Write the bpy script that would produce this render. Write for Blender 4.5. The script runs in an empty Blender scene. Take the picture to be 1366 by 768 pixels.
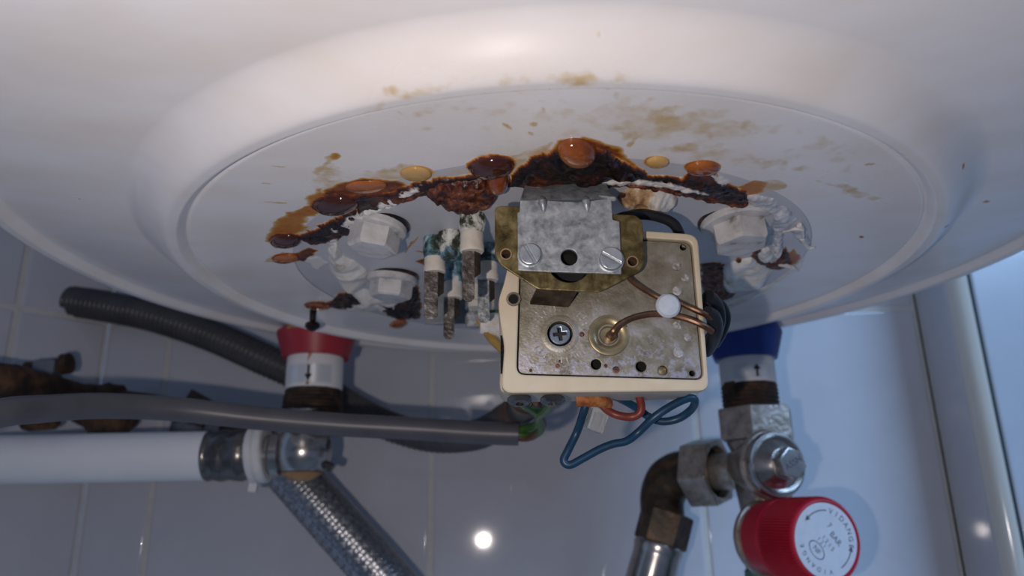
import bpy, bmesh, math, random
import numpy as np
from mathutils import Vector, Matrix

# ------------------------------------------------------------------ camera, world, lamps, exposure
S = 0.001                      # everything below is measured in millimetres from the lens
BASE = 1.45                    # the lens is 1.45 m above the floor
F = 1020.0                     # focal length in pixels of the 1366 x 768 frame
PITCH, ROLL, YAW = math.radians(17.3), math.radians(1.1), math.radians(0.3)
scene = bpy.context.scene
C = scene.collection


def turn(X, Y, Z):
    b = -ROLL
    X, Z = X*math.cos(b) - Z*math.sin(b), X*math.sin(b) + Z*math.cos(b)
    Y, Z = Y*math.cos(PITCH) - Z*math.sin(PITCH), Y*math.sin(PITCH) + Z*math.cos(PITCH)
    X, Y = X*math.cos(YAW) + Y*math.sin(YAW), -X*math.sin(YAW) + Y*math.cos(YAW)
    return np.array([X, Y, Z])


cam_data = bpy.data.cameras.new('camera')
cam = bpy.data.objects.new('camera', cam_data)
C.objects.link(cam)
r_, u_, f_ = turn(1, 0, 0), turn(0, 0, 1), turn(0, 1, 0)
cam.matrix_world = Matrix(((r_[0], u_[0], -f_[0], 0), (r_[1], u_[1], -f_[1], 0), (r_[2], u_[2], -f_[2], BASE), (0, 0, 0, 1)))
cam_data.sensor_width = 36
cam_data.lens = F/1366*36
cam_data.clip_start = 0.005
cam_data.dof.use_dof = True
cam_data.dof.focus_distance = 0.208
cam_data.dof.aperture_fstop = 14
scene.camera = cam

world = bpy.data.worlds.new('room_light')
scene.world = world
world.use_nodes = True
world.node_tree.nodes['Background'].inputs[0].default_value = (0.44, 0.59, 0.96, 1)
world.node_tree.nodes['Background'].inputs[1].default_value = 0.145


def area_light(name, loc, target, sx, sy, power, col):
    d = bpy.data.lights.new(name, 'AREA')
    d.shape = 'RECTANGLE'; d.size = sx; d.size_y = sy; d.energy = power; d.color = col
    o = bpy.data.objects.new(name, d)
    C.objects.link(o)
    o.location = loc
    o.rotation_euler = (Vector(target) - Vector(loc)).to_track_quat('-Z', 'Y').to_euler()
    return o


# the phone's own flash, a little left of and below the lens; daylight from a window on the right
fl = bpy.data.lights.new('phone_flash', 'POINT')
fl.energy = 0.82; fl.color = (1.0, 0.885, 0.83); fl.shadow_soft_size = 0.0024
flo = bpy.data.objects.new('phone_flash', fl); C.objects.link(flo); flo.location = (-0.034, -0.004, BASE - 0.014)
area_light('window_daylight', (1.30, -0.95, BASE + 0.98), (0.1, 0.42, BASE + 0.02), 1.1, 0.7, 24, (0.40, 0.64, 1.0))

scene.view_settings.view_transform = 'Standard'
scene.view_settings.look = 'None'
scene.view_settings.gamma = 1
scene.view_settings.use_curve_mapping = False
scene.view_settings.exposure = 0.42

# ------------------------------------------------------------------ measuring helpers
def ray(x, y): return turn((x - 683)/F, 1.0, -(y - 384)/F)
def onz(x, y, z): r = ray(x, y); return r*(z/r[2])          # where a sight line meets a level plane
def ony(x, y, Y): r = ray(x, y); return r*(Y/r[1])          # ... a plane parallel to the back wall
def zat(x, y, Y): return ony(x, y, Y)[2]


rng = np.random.default_rng(7)
TAB = rng.random((256, 256))


def vnoise(x, y, seed=0):
    x = np.asarray(x, float) + seed*17.31; y = np.asarray(y, float) + seed*7.77
    xi, yi = np.floor(x).astype(int), np.floor(y).astype(int)
    fx, fy = x - xi, y - yi
    fx, fy = fx*fx*(3 - 2*fx), fy*fy*(3 - 2*fy)
    a, b = TAB[xi & 255, yi & 255], TAB[(xi + 1) & 255, yi & 255]
    c, d = TAB[xi & 255, (yi + 1) & 255], TAB[(xi + 1) & 255, (yi + 1) & 255]
    return (a*(1 - fx) + b*fx)*(1 - fy) + (c*(1 - fx) + d*fx)*fy


def fbm(x, y, scale, octs=4, seed=0):
    s, amp, tot = 0, 1, 0
    for k in range(octs):
        c, n = math.cos(.6 + 1.1*k), math.sin(.6 + 1.1*k); x_, y_ = np.asarray(x)/scale*2**k, np.asarray(y)/scale*2**k
        s = s + amp*vnoise(x_*c - y_*n, x_*n + y_*c, seed + 3*k); tot += amp; amp *= .55
    return s/tot - .5


def sdf(X, Y, poly):
    """signed distance, positive inside"""
    P = np.asarray(poly, float)
    d2 = np.full(X.shape, 1e18); ins = np.zeros(X.shape, bool)
    for i in range(len(P)):
        a, b = P[i], P[(i + 1) % len(P)]
        e = b - a; L = max(e @ e, 1e-9)
        t = np.clip(((X - a[0])*e[0] + (Y - a[1])*e[1])/L, 0, 1)
        d2 = np.minimum(d2, (X - a[0] - t*e[0])**2 + (Y - a[1] - t*e[1])**2)
        if a[1] != b[1]:
            c = (a[1] > Y) != (b[1] > Y)
            ins ^= c & (X < e[0]*(Y - a[1])/e[1] + a[0])
    d = np.sqrt(d2)
    return np.where(ins, d, -d)


def sstep(x, a, b):
    t = np.clip((x - a)/(b - a), 0, 1); return t*t*(3 - 2*t)


def oval(cx, cy, rx, ry, tilt=0, n=20):
    t = math.radians(tilt)
    return [(cx + rx*math.cos(a)*math.cos(t) - ry*math.sin(a)*math.sin(t), cy + rx*math.cos(a)*math.sin(t) + ry*math.sin(a)*math.cos(t))
            for a in np.linspace(0, 2*math.pi, n, endpoint=False)]


# ------------------------------------------------------------------ mesh builders (all in mm)
class G:
    def __init__(self): self.v, self.f = [], []

    def add(self, vs, fs, M=None):
        o = len(self.v)
        if M is not None: vs = [tuple(M @ Vector(v)) for v in vs]
        self.v += [tuple(v) for v in vs]; self.f += [tuple(i + o for i in f) for f in fs]
        return self

    def lathe(self, prof, seg=32, M=None, mod=None, cap=(True, True), arc=None):
        vs, fs = [], []
        n = len(prof); full = arc is None
        A = np.linspace(0, 2*math.pi, seg, endpoint=False) if full else np.linspace(arc[0], arc[1], seg)
        for j, a in enumerate(A):
            for i, (r, z) in enumerate(prof):
                rr = r if mod is None else mod(i, j, r)
                vs.append((rr*math.cos(a), rr*math.sin(a), z))
        for j in range(seg if full else seg - 1):
            k = (j + 1) % seg
            for i in range(n - 1): fs.append((j*n + i, k*n + i, k*n + i + 1, j*n + i + 1))
        if full and cap[0]: fs.append(tuple(j*n for j in reversed(range(seg))))
        if full and cap[1]: fs.append(tuple(j*n + n - 1 for j in range(seg)))
        return self.add(vs, fs, M)

    def tube(self, pts, r, seg=12, smooth=6, mod=None):
        P = [Vector(p) for p in pts]
        R = list(r) if hasattr(r, '__len__') else [r]*len(P)
        if smooth and len(P) > 2:
            Q, RR = [], []
            for i in range(len(P) - 1):
                p0, p1, p2, p3 = P[max(i - 1, 0)], P[i], P[i + 1], P[min(i + 2, len(P) - 1)]
                for k in range(smooth):
                    t = k/smooth
                    Q.append(.5*((2*p1) + (p2 - p0)*t + (2*p0 - 5*p1 + 4*p2 - p3)*t*t + (3*p1 - p0 - 3*p2 + p3)*t**3))
                    RR.append(R[i]*(1 - t) + R[i + 1]*t)
            Q.append(P[-1]); RR.append(R[-1]); P, R = Q, RR
        if mod is not None: P, R = mod(P, R)
        up = Vector((0, .3, 1)).normalized(); vs, fs = [], []
        prev = None
        for i, p in enumerate(P):
            t = (P[min(i + 1, len(P) - 1)] - P[max(i - 1, 0)]).normalized()
            if prev is None:
                a = t.cross(up)
                if a.length < .05: a = t.cross(Vector((1, 0, 0)))
            else: a = prev - t*prev.dot(t)
            a.normalize(); prev = a; b = t.cross(a)
            for k in range(seg):
                w = 2*math.pi*k/seg
                vs.append(p + (a*math.cos(w) + b*math.sin(w))*R[i])
        n = len(P)
        for i in range(n - 1):
            for k in range(seg):
                l = (k + 1) % seg
                fs.append((i*seg + k, i*seg + l, (i + 1)*seg + l, (i + 1)*seg + k))
        fs.append(tuple(reversed(range(seg)))); fs.append(tuple((n - 1)*seg + k for k in range(seg)))
        return self.add(vs, fs)

    def box(self, x0, x1, y0, y1, z0, z1, bev=0, M=None, seg=2):
        bm = bmesh.new()
        vs = [bm.verts.new(p) for p in ((x0, y0, z0), (x1, y0, z0), (x1, y1, z0), (x0, y1, z0), (x0, y0, z1), (x1, y0, z1), (x1, y1, z1), (x0, y1, z1))]
        for f in ((3, 2, 1, 0), (4, 5, 6, 7), (0, 1, 5, 4), (1, 2, 6, 5), (2, 3, 7, 6), (3, 0, 4, 7)): bm.faces.new([vs[i] for i in f])
        if bev: bmesh.ops.bevel(bm, geom=bm.edges[:], offset=bev, segments=seg, profile=.5, affect='EDGES')
        return self.bm(bm, M)

    def prism(self, poly, z0, z1, bev=0, M=None, both=True, seg=2):
        bm = bmesh.new()
        a = [bm.verts.new((x, y, z0)) for x, y in poly]; b = [bm.verts.new((x, y, z1)) for x, y in poly]
        n = len(poly); area = sum(poly[i][0]*poly[(i + 1) % n][1] - poly[(i + 1) % n][0]*poly[i][1] for i in range(n))
        bm.faces.new(a[::-1]); top = bm.faces.new(b)
        for i in range(n): bm.faces.new((a[i], a[(i + 1) % n], b[(i + 1) % n], b[i]))
        bmesh.ops.recalc_face_normals(bm, faces=bm.faces[:])
        if bev:
            bm.edges.ensure_lookup_table()
            ed = [e for e in bm.edges if all(v in b for v in e.verts) or (both and all(v in a for v in e.verts))]
            bmesh.ops.bevel(bm, geom=ed, offset=bev, segments=seg, profile=.5, affect='EDGES')
        return self.bm(bm, M)

    def bm(self, bm, M=None):
        bm.verts.index_update()
        self.add([tuple(v.co) for v in bm.verts], [tuple(v.index for v in f.verts) for f in bm.faces], M)
        bm.free(); return self

    def mesh(self, m, M=None):
        self.add([tuple(v.co) for v in m.vertices], [tuple(p.vertices) for p in m.polygons], M)
        bpy.data.meshes.remove(m); return self

    def rough(self, amp, scale, seed=1):
        V = np.array(self.v); h = [fbm(V[:, a] + V[:, b]*.31, V[:, c] + V[:, b]*.73, scale, 3, seed + a)*2*amp for a, b, c in ((0, 1, 2), (1, 2, 0), (2, 0, 1))]
        self.v = [tuple(p) for p in V + np.array(h).T]; return self


def plate_mesh(outer, holes, thick, bev=0.0):
    """a flat plate with real holes, centred on z = 0"""
    cu = bpy.data.curves.new('plate', 'CURVE'); cu.dimensions = '2D'; cu.fill_mode = 'BOTH'
    cu.extrude = max(thick/2 - bev, .01); cu.bevel_depth = bev; cu.bevel_resolution = 1; cu.offset = -bev
    for ring in [outer] + list(holes):
        sp = cu.splines.new('POLY'); sp.points.add(len(ring) - 1); sp.use_cyclic_u = True
        for p, q in zip(sp.points, ring): p.co = (q[0], q[1], 0, 1)
    o = bpy.data.objects.new('plate', cu); C.objects.link(o)
    bpy.context.view_layer.update()
    m = bpy.data.meshes.new_from_object(o.evaluated_get(bpy.context.evaluated_depsgraph_get()))
    bpy.data.objects.remove(o); bpy.data.curves.remove(cu)
    return m


def text_mesh(txt, size, depth=.05):
    cu = bpy.data.curves.new('t', 'FONT'); cu.body = txt; cu.size = size; cu.extrude = depth
    cu.align_x = 'CENTER'; cu.align_y = 'CENTER'; cu.resolution_u = 3
    o = bpy.data.objects.new('t', cu); C.objects.link(o)
    bpy.context.view_layer.update()
    m = bpy.data.meshes.new_from_object(o.evaluated_get(bpy.context.evaluated_depsgraph_get()))
    bpy.data.objects.remove(o); bpy.data.curves.remove(cu)
    return m


def ring(cx, cy, r, n=24): return [(cx + r*math.cos(a), cy + r*math.sin(a)) for a in np.linspace(0, 2*math.pi, n, endpoint=False)]


def fillet(poly, rad, n=4):
    out = []; m = len(poly)
    R = rad if hasattr(rad, '__len__') else [rad]*m
    for i in range(m):
        p, a, b = Vector(poly[i]), Vector(poly[i - 1]), Vector(poly[(i + 1) % m])
        da, db = (a - p), (b - p); r = min(R[i], da.length*.45, db.length*.45)
        if r <= 0: out.append(tuple(p)); continue
        q0, q1 = p + da.normalized()*r, p + db.normalized()*r
        for k in range(n + 1):
            t = k/n; out.append(tuple(q0*(1 - t)**2 + p*2*t*(1 - t) + q1*t*t))
    return out


def frame(o, zdir, xdir=(1, 0, 0)):
    z = Vector(zdir).normalized(); x = Vector(xdir); x = (x - z*x.dot(z)).normalized(); y = z.cross(x)
    return Matrix(((x.x, y.x, z.x, o[0]), (x.y, y.y, z.y, o[1]), (x.z, y.z, z.z, o[2]), (0, 0, 0, 1)))


def weigh(o):
    w = o.modifiers.new('face_normals', 'WEIGHTED_NORMAL'); w.keep_sharp = True; w.weight = 50


def obj(name, g, mat, parent=None, sharp=35, attrs=None):
    me = bpy.data.meshes.new(name)
    if isinstance(g, G):
        me.from_pydata([(x*S, y*S, z*S + BASE) for x, y, z in g.v], [], g.f)
    else:
        V, Fq = g
        V = np.asarray(V, float)*S; V[:, 2] += BASE
        me.vertices.add(len(V)); me.vertices.foreach_set('co', V.astype(np.float32).ravel())
        k = Fq.shape[1]
        me.loops.add(Fq.size); me.loops.foreach_set('vertex_index', Fq.astype(np.int32).ravel())
        me.polygons.add(len(Fq)); me.polygons.foreach_set('loop_start', np.arange(0, Fq.size, k, dtype=np.int32))
        me.update(calc_edges=True)
    if isinstance(g, G):
        bm = bmesh.new(); bm.from_mesh(me); bmesh.ops.recalc_face_normals(bm, faces=bm.faces[:]); bm.to_mesh(me); bm.free()
    me.shade_smooth()
    if sharp: me.set_sharp_from_angle(angle=math.radians(sharp))
    for k, arr in (attrs or {}).items():
        a = me.attributes.new(k, 'FLOAT', 'POINT'); a.data.foreach_set('value', np.asarray(arr, np.float32))
    me.materials.append(mat)
    o = bpy.data.objects.new(name, me); C.objects.link(o)
    if isinstance(g, G) and sharp: weigh(o)
    if parent is not None:
        o.parent = parent
        # meshes are modelled in place, so only an Empty's own offset has to be taken back out
        if parent.type == 'EMPTY': o.matrix_parent_inverse = Matrix.Translation(-parent.location)
    return o


def tag(o, label=None, cat=None, group=None, kind=None):
    if label: o['label'] = label
    if cat: o['category'] = cat
    if group: o['group'] = group
    if kind: o['kind'] = kind
    return o


def thing(name, p, label, cat, group=None):
    o = bpy.data.objects.new(name, None); C.objects.link(o)
    o.location = (p[0]*S, p[1]*S, p[2]*S + BASE); o.empty_display_size = .01
    return tag(o, label, cat, group)


# ------------------------------------------------------------------ materials
def mat(name, cols, scale=120, rough=.5, metal=0, bump=0, bscale=None, coat=0, detail=5, dist=.3, rvar=0, trans=0, ior=1.45, spec=.5, bdist=.0006):
    m = bpy.data.materials.new(name); m.use_nodes = True
    N, L = m.node_tree.nodes, m.node_tree.links
    b = N['Principled BSDF']
    b.inputs['Roughness'].default_value = rough; b.inputs['Metallic'].default_value = metal
    b.inputs['Coat Weight'].default_value = coat; b.inputs['Coat Roughness'].default_value = .08
    b.inputs['Transmission Weight'].default_value = trans; b.inputs['IOR'].default_value = ior
    b.inputs['Specular IOR Level'].default_value = spec
    tc = N.new('ShaderNodeTexCoord')
    if len(cols) == 1: b.inputs['Base Color'].default_value = (*cols[0], 1)
    nz = N.new('ShaderNodeTexNoise'); nz.inputs['Scale'].default_value = scale; nz.inputs['Detail'].default_value = detail
    nz.inputs['Roughness'].default_value = .62; nz.inputs['Distortion'].default_value = dist
    L.new(tc.outputs['Object'], nz.inputs['Vector'])
    if len(cols) > 1:
        rp = N.new('ShaderNodeValToRGB'); e = rp.color_ramp.elements
        while len(e) < len(cols): e.new(.5)
        for i, c in enumerate(cols):
            pos, c = (c[3], c[:3]) if len(c) == 4 else (.3 + .4*i/(len(cols) - 1), c)
            e[i].position = pos; e[i].color = (*c, 1)
        L.new(nz.outputs['Fac'], rp.inputs['Fac']); L.new(rp.outputs['Color'], b.inputs['Base Color'])
    if rvar:
        mr = N.new('ShaderNodeMapRange'); mr.inputs['From Min'].default_value = .3; mr.inputs['From Max'].default_value = .7
        mr.inputs['To Min'].default_value = max(rough - rvar, .03); mr.inputs['To Max'].default_value = rough + rvar
        L.new(nz.outputs['Fac'], mr.inputs['Value']); L.new(mr.outputs['Result'], b.inputs['Roughness'])
    if bump:
        n2 = N.new('ShaderNodeTexNoise'); n2.inputs['Scale'].default_value = bscale or scale*2; n2.inputs['Detail'].default_value = 4
        L.new(tc.outputs['Object'], n2.inputs['Vector'])
        bp = N.new('ShaderNodeBump'); bp.inputs['Strength'].default_value = bump; bp.inputs['Distance'].default_value = bdist
        L.new(n2.outputs['Fac'], bp.inputs['Height']); L.new(bp.outputs['Normal'], b.inputs['Normal'])
    return m


def rust_paint(name, base, base2, rough):
    """painted sheet whose stains and rust follow the 'rust' and 'chip' attributes"""
    m = bpy.data.materials.new(name); m.use_nodes = True
    N, L = m.node_tree.nodes, m.node_tree.links
    b = N['Principled BSDF']
    at = N.new('ShaderNodeAttribute'); at.attribute_name = 'rust'
    ch = N.new('ShaderNodeAttribute'); ch.attribute_name = 'chip'
    tc = N.new('ShaderNodeTexCoord')
    nz = N.new('ShaderNodeTexNoise'); nz.inputs['Scale'].default_value = 420; nz.inputs['Detail'].default_value = 5; nz.inputs['Roughness'].default_value = .65
    L.new(tc.outputs['Object'], nz.inputs['Vector'])
    sub = N.new('ShaderNodeMath'); sub.operation = 'SUBTRACT'; sub.inputs[1].default_value = .5; L.new(nz.outputs['Fac'], sub.inputs[0])
    # noise moves the value only where there is some rust already
    w = N.new('ShaderNodeMath'); w.operation = 'MULTIPLY'; L.new(sub.outputs[0], w.inputs[0]); L.new(at.outputs['Fac'], w.inputs[1])
    ad = N.new('ShaderNodeMath'); ad.operation = 'MULTIPLY_ADD'; L.new(w.outputs[0], ad.inputs[0]); ad.inputs[1].default_value = .55; L.new(at.outputs['Fac'], ad.inputs[2])
    rp = N.new('ShaderNodeValToRGB'); e = rp.color_ramp.elements
    stops = [(0.0, base), (.10, base), (.20, (.62, .49, .31)), (.34, (.52, .26, .05)), (.50, (.40, .12, .012)), (.66, (.14, .030, .006)), (.84, (.032, .010, .006)), (1, (.010, .005, .004))]
    while len(e) < len(stops): e.new(.5)
    for i, (p, c) in enumerate(stops): e[i].position = p; e[i].color = (*c, 1)
    L.new(ad.outputs[0], rp.inputs['Fac'])
    # faint wiped grime on the bare paint
    mp = N.new('ShaderNodeMapping'); mp.inputs['Scale'].default_value = (26, 60, 30); mp.inputs['Rotation'].default_value = (0, 0, .5)
    L.new(tc.outputs['Object'], mp.inputs['Vector'])
    n2 = N.new('ShaderNodeTexNoise'); n2.inputs['Scale'].default_value = 1; n2.inputs['Detail'].default_value = 6; L.new(mp.outputs['Vector'], n2.inputs['Vector'])
    r2 = N.new('ShaderNodeValToRGB'); r2.color_ramp.elements[0].position = .35; r2.color_ramp.elements[0].color = (1, 1, 1, 1)
    r2.color_ramp.elements[1].position = .75; r2.color_ramp.elements[1].color = (*base2, 1)
    L.new(n2.outputs['Fac'], r2.inputs['Fac'])
    mx = N.new('ShaderNodeMix'); mx.data_type = 'RGBA'; mx.blend_type = 'MULTIPLY'; mx.inputs['Factor'].default_value = 1
    L.new(rp.outputs['Color'], mx.inputs['A']); L.new(r2.outputs['Color'], mx.inputs['B'])
    m2 = N.new('ShaderNodeMix'); m2.data_type = 'RGBA'; L.new(ch.outputs['Fac'], m2.inputs['Factor'])
    L.new(mx.outputs['Result'], m2.inputs['A']); m2.inputs['B'].default_value = (.72, .68, .64, 1)
    L.new(m2.outputs['Result'], b.inputs['Base Color'])
    mr = N.new('ShaderNodeMapRange'); L.new(at.outputs['Fac'], mr.inputs['Value']); mr.inputs['To Min'].default_value = rough; mr.inputs['To Max'].default_value = .42
    L.new(mr.outputs['Result'], b.inputs['Roughness'])
    bp = N.new('ShaderNodeBump'); bp.inputs['Distance'].default_value = .0006
    ms = N.new('ShaderNodeMath'); ms.operation = 'MULTIPLY_ADD'; L.new(at.outputs['Fac'], ms.inputs[0]); ms.inputs[1].default_value = .8; ms.inputs[2].default_value = .03
    L.new(ms.outputs[0], bp.inputs['Strength']); L.new(nz.outputs['Fac'], bp.inputs['Height']); L.new(bp.outputs['Normal'], b.inputs['Normal'])
    return m


M = dict(
    cap=rust_paint('white_enamel_rusted', (.80, .775, .77), (.92, .88, .82), .27),
    flange=rust_paint('grey_flange_rusted', (.56, .56, .585), (.88, .86, .84), .36),
    jacket=mat('white_jacket', [(.80, .78, .77)], rough=.3),
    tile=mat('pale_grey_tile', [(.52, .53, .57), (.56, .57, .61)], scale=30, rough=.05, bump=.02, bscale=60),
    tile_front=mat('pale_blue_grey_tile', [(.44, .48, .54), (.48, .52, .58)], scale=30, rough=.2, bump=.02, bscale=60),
    grout=mat('grout', [(.56, .55, .52), (.64, .63, .60)], scale=200, rough=.9),
    groove=mat('dark_joint', [(.03, .05, .06)], rough=.8),
    trim=mat('cream_corner_trim', [(.62, .61, .56)], rough=.12),
    floor=mat('floor_tile', [(.30, .29, .28), (.36, .35, .34)], scale=8, rough=.5),
    bolt=mat('painted_bolt', [(.16, .15, .14, .28), (.42, .41, .40, .38), (.50, .49, .49, .5), (.58, .57, .57, .68)], scale=170, rough=.5, bump=.5, bscale=260),
    sealant=mat('white_sealant', [(.26, .17, .09, .28), (.60, .55, .47, .36), (.70, .67, .62, .48), (.78, .76, .73, .65)], scale=140, rough=.22, bump=.25, bscale=220),
    glue=mat('milky_glue', [(.36, .35, .36), (.52, .52, .54), (.74, .74, .75)], scale=260, rough=.25, bump=.6, bscale=420),
    crust=mat('rust_crust', [(.008, .005, .005, .3), (.05, .013, .007, .45), (.15, .042, .014, .58), (.30, .13, .07, .74)], scale=330, rough=.38, bump=1, bscale=500, detail=7, rvar=.12, bdist=.001),
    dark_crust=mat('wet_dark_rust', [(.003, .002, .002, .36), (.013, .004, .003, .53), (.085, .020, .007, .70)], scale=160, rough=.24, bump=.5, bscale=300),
    drop_dark=mat('dark_rust_drop', [(.030, .008, .005, .35), (.075, .020, .008, .65)], scale=60, rough=.06, coat=.5),
    drop_amber=mat('amber_rust_drop', [(.16, .034, .006, .36), (.42, .13, .020, .66)], scale=70, rough=.05, coat=.6),
    drop_pale=mat('pale_rust_drop', [(.48, .27, .075, .35), (.62, .40, .15, .65)], scale=70, rough=.08, coat=.4),
    limescale=mat('limescale_rust', [(.13, .045, .015, .33), (.42, .27, .14, .45), (.62, .60, .56, .55), (.72, .71, .68, .7)], scale=110, rough=.6, bump=.9, bscale=300),
    cream=mat('cream_plastic', [(.50, .42, .29), (.56, .48, .35)], scale=160, rough=.45, bump=.08),
    grey_plastic=mat('grey_cream_plastic', [(.42, .38, .31), (.48, .44, .37)], scale=160, rough=.5, bump=.08),
    plate=mat('tarnished_plate', [(.13, .11, .075, .28), (.225, .20, .145, .45), (.27, .245, .20, .55), (.38, .38, .41, .74)], scale=130, rough=.42, metal=.5, bump=.16, bscale=1600, detail=8, rvar=.12),
    blotch=mat('worn_plate_marks', [(.17, .15, .12, .35), (.30, .29, .28, .5), (.46, .46, .47, .68)], scale=600, rough=.5, metal=.3, bump=.8, bscale=900),
    gold=mat('gold_passivated', [(.20, .165, .10, .36), (.34, .275, .16, .5), (.46, .38, .23, .66)], scale=120, rough=.3, metal=.75),
    zinc=mat('zinc_sheet', [(.17, .18, .19, .3), (.29, .31, .33, .45), (.37, .395, .41, .56), (.50, .52, .53, .72)], scale=380, rough=.44, metal=.55, bump=.22, bscale=700, detail=8, rvar=.1),
    zinc_screw=mat('zinc_screw', [(.28, .30, .33, .35), (.46, .49, .52, .65)], scale=200, rough=.33, metal=.6, bump=.25, bscale=500),
    dark_screw=mat('dark_steel_screw', [(.10, .12, .15, .35), (.22, .26, .31, .65)], scale=260, rough=.35, metal=.6, bump=.2),
    brass=mat('olive_brass', [(.045, .032, .012, .32), (.12, .09, .032, .46), (.21, .165, .07, .6), (.34, .29, .18, .76)], scale=230, rough=.34, metal=.65, bump=.2, bscale=500, rvar=.1),
    brass_hole=mat('bright_brass', [(.70, .45, .24)], rough=.25, metal=.9),
    brown_steel=mat('browned_steel', [(.035, .025, .016, .35), (.12, .09, .06, .6), (.32, .28, .22, .75)], scale=120, rough=.4, metal=.6),
    black=mat('black_rubber', [(.012, .013, .016)], rough=.38),
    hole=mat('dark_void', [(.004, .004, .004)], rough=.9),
    copper=mat('dull_copper', [(.075, .04, .024, .35), (.18, .095, .055, .65)], scale=200, rough=.36, metal=.7),
    rivet=mat('white_nylon', [(.42, .46, .53), (.52, .56, .62)], scale=300, rough=.4, bump=.15),
    ceramic=mat('cream_ceramic', [(.58, .53, .45), (.70, .65, .57)], scale=300, rough=.45, bump=.15),
    blade=mat('oxidised_blade', [(.05, .045, .04, .33), (.15, .13, .115, .5), (.34, .33, .31, .72)], scale=330, rough=.42, metal=.55, bump=.6, bscale=800),
    blade_pale=mat('pale_corroded_blade', [(.09, .09, .09, .3), (.34, .36, .37, .5), (.52, .53, .52, .7)], scale=500, rough=.55, metal=.3, bump=1, bscale=900),
    verdigris=mat('verdigris', [(.02, .022, .014, .34), (.04, .07, .06, .42), (.10, .22, .28, .49), (.22, .33, .38, .56), (.58, .61, .62, .66)], scale=260, rough=.7, bump=1, bscale=600, bdist=.001),
    verdigris_white=mat('pale_verdigris', [(.022, .022, .016, .36), (.06, .07, .05, .43), (.45, .45, .40, .5), (.66, .66, .63, .6)], scale=260, rough=.75, bump=1, bscale=600, bdist=.001),
    red=mat('red_plastic', [(.32, .022, .035), (.38, .03, .045)], scale=90, rough=.42),
    red_knob=mat('crimson_knob', [(.40, .008, .026), (.47, .012, .034)], scale=90, rough=.36),
    blue=mat('blue_plastic', [(.008, .035, .22), (.012, .05, .27)], scale=90, rough=.4),
    sleeve=mat('white_sleeve', [(.70, .69, .68), (.76, .75, .74)], scale=60, rough=.3),
    foil=mat('silver_foil_label', [(.66, .68, .70)], rough=.3, metal=.35),
    ink=mat('black_print', [(.012, .012, .014)], rough=.6),
    ink_grey=mat('grey_print', [(.07, .075, .10)], rough=.6),
    hemp=mat('brown_stained_thread', [(.010, .007, .005, .35), (.045, .022, .010, .55), (.16, .085, .035, .78)], scale=130, rough=.6, bump=1, bscale=300, bdist=.001),
    rust_run=mat('rust_run', [(.34, .16, .05, .35), (.46, .27, .11, .65)], scale=120, rough=.4),
    steel_dark=mat('dark_steel', [(.10, .095, .09, .35), (.24, .225, .21, .65)], scale=90, rough=.24, metal=.85, rvar=.08),
    chrome=mat('worn_chrome', [(.36, .34, .32, .3), (.50, .48, .46, .6)], scale=60, rough=.24, metal=.95, rvar=.06),
    nickel=mat('cast_nickel', [(.26, .225, .195, .32), (.44, .39, .34, .5), (.55, .51, .47, .68)], scale=160, rough=.38, metal=.75, bump=.6, bscale=420),
    nickel_dark=mat('grimy_cast_body', [(.14, .125, .115, .32), (.30, .275, .26, .5), (.44, .42, .40, .68)], scale=110, rough=.4, metal=.7, bump=.6, bscale=420),
    green_corr=mat('green_corroded_brass', [(.07, .10, .085, .32), (.08, .22, .18, .5), (.30, .42, .36, .7)], scale=160, rough=.7, bump=.8, bscale=400),
    old_brass=mat('blackened_brass', [(.020, .017, .014, .33), (.06, .042, .026, .52), (.15, .085, .045, .72)], scale=110, rough=.45, metal=.4, bump=.6, bscale=300),
    face=mat('grey_knob_face', [(.50, .53, .58), (.56, .59, .64)], scale=200, rough=.35),
    pvc_grey=mat('grey_cable_sheath', [(.075, .075, .088), (.10, .10, .115)], scale=60, rough=.38),
    conduit=mat('dark_conduit', [(.055, .055, .060), (.085, .083, .088)], scale=60, rough=.36),
    conduit_end=mat('rust_stained_sheath', [(.06, .03, .018, .35), (.16, .09, .05, .6)], scale=120, rough=.6),
    rust_pipe=mat('rusty_iron_pipe', [(.018, .012, .010, .32), (.07, .035, .018, .5), (.16, .08, .04, .7)], scale=110, rough=.7, bump=1, bscale=250),
    clamp=mat('grey_clamp', [(.14, .16, .18), (.24, .26, .28)], scale=140, rough=.5, metal=.4),
    white_pipe=mat('white_pipe', [(.76, .77, .78), (.80, .81, .82)], scale=30, rough=.32),
    white_ring=mat('white_plastic_ring', [(.62, .62, .62), (.74, .74, .73)], scale=120, rough=.45),
    braid=mat('braided_steel', [(.22, .23, .25, .35), (.42, .43, .45, .65)], scale=500, rough=.3, metal=.9),
    braid_dark=mat('braid_dark_core', [(.05, .055, .065)], rough=.5),
    clear=mat('clear_plastic', [(.86, .88, .88)], rough=.18, trans=.75, ior=1.45),
    wire_blue=mat('blue_wire', [(.005, .028, .06), (.009, .047, .10)], scale=200, rough=.4),
    wire_red=mat('brown_red_wire', [(.12, .018, .012), (.20, .035, .024)], scale=200, rough=.42),
    wire_green=mat('green_wire', [(.03, .10, .02), (.07, .16, .025)], scale=120, rough=.42),
    wire_yellow=mat('ochre_wire', [(.30, .17, .035), (.42, .27, .07)], scale=150, rough=.45),
    wire_brown=mat('brown_wire', [(.09, .035, .018), (.16, .07, .035)], scale=200, rough=.45),
    orange_rust=mat('orange_rust_lug', [(.12, .03, .010, .34), (.30, .10, .022, .5), (.42, .20, .07, .7)], scale=240, rough=.65, bump=1, bscale=500),
    tip=mat('copper_core', [(.55, .38, .26)], rough=.4),
)
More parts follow.
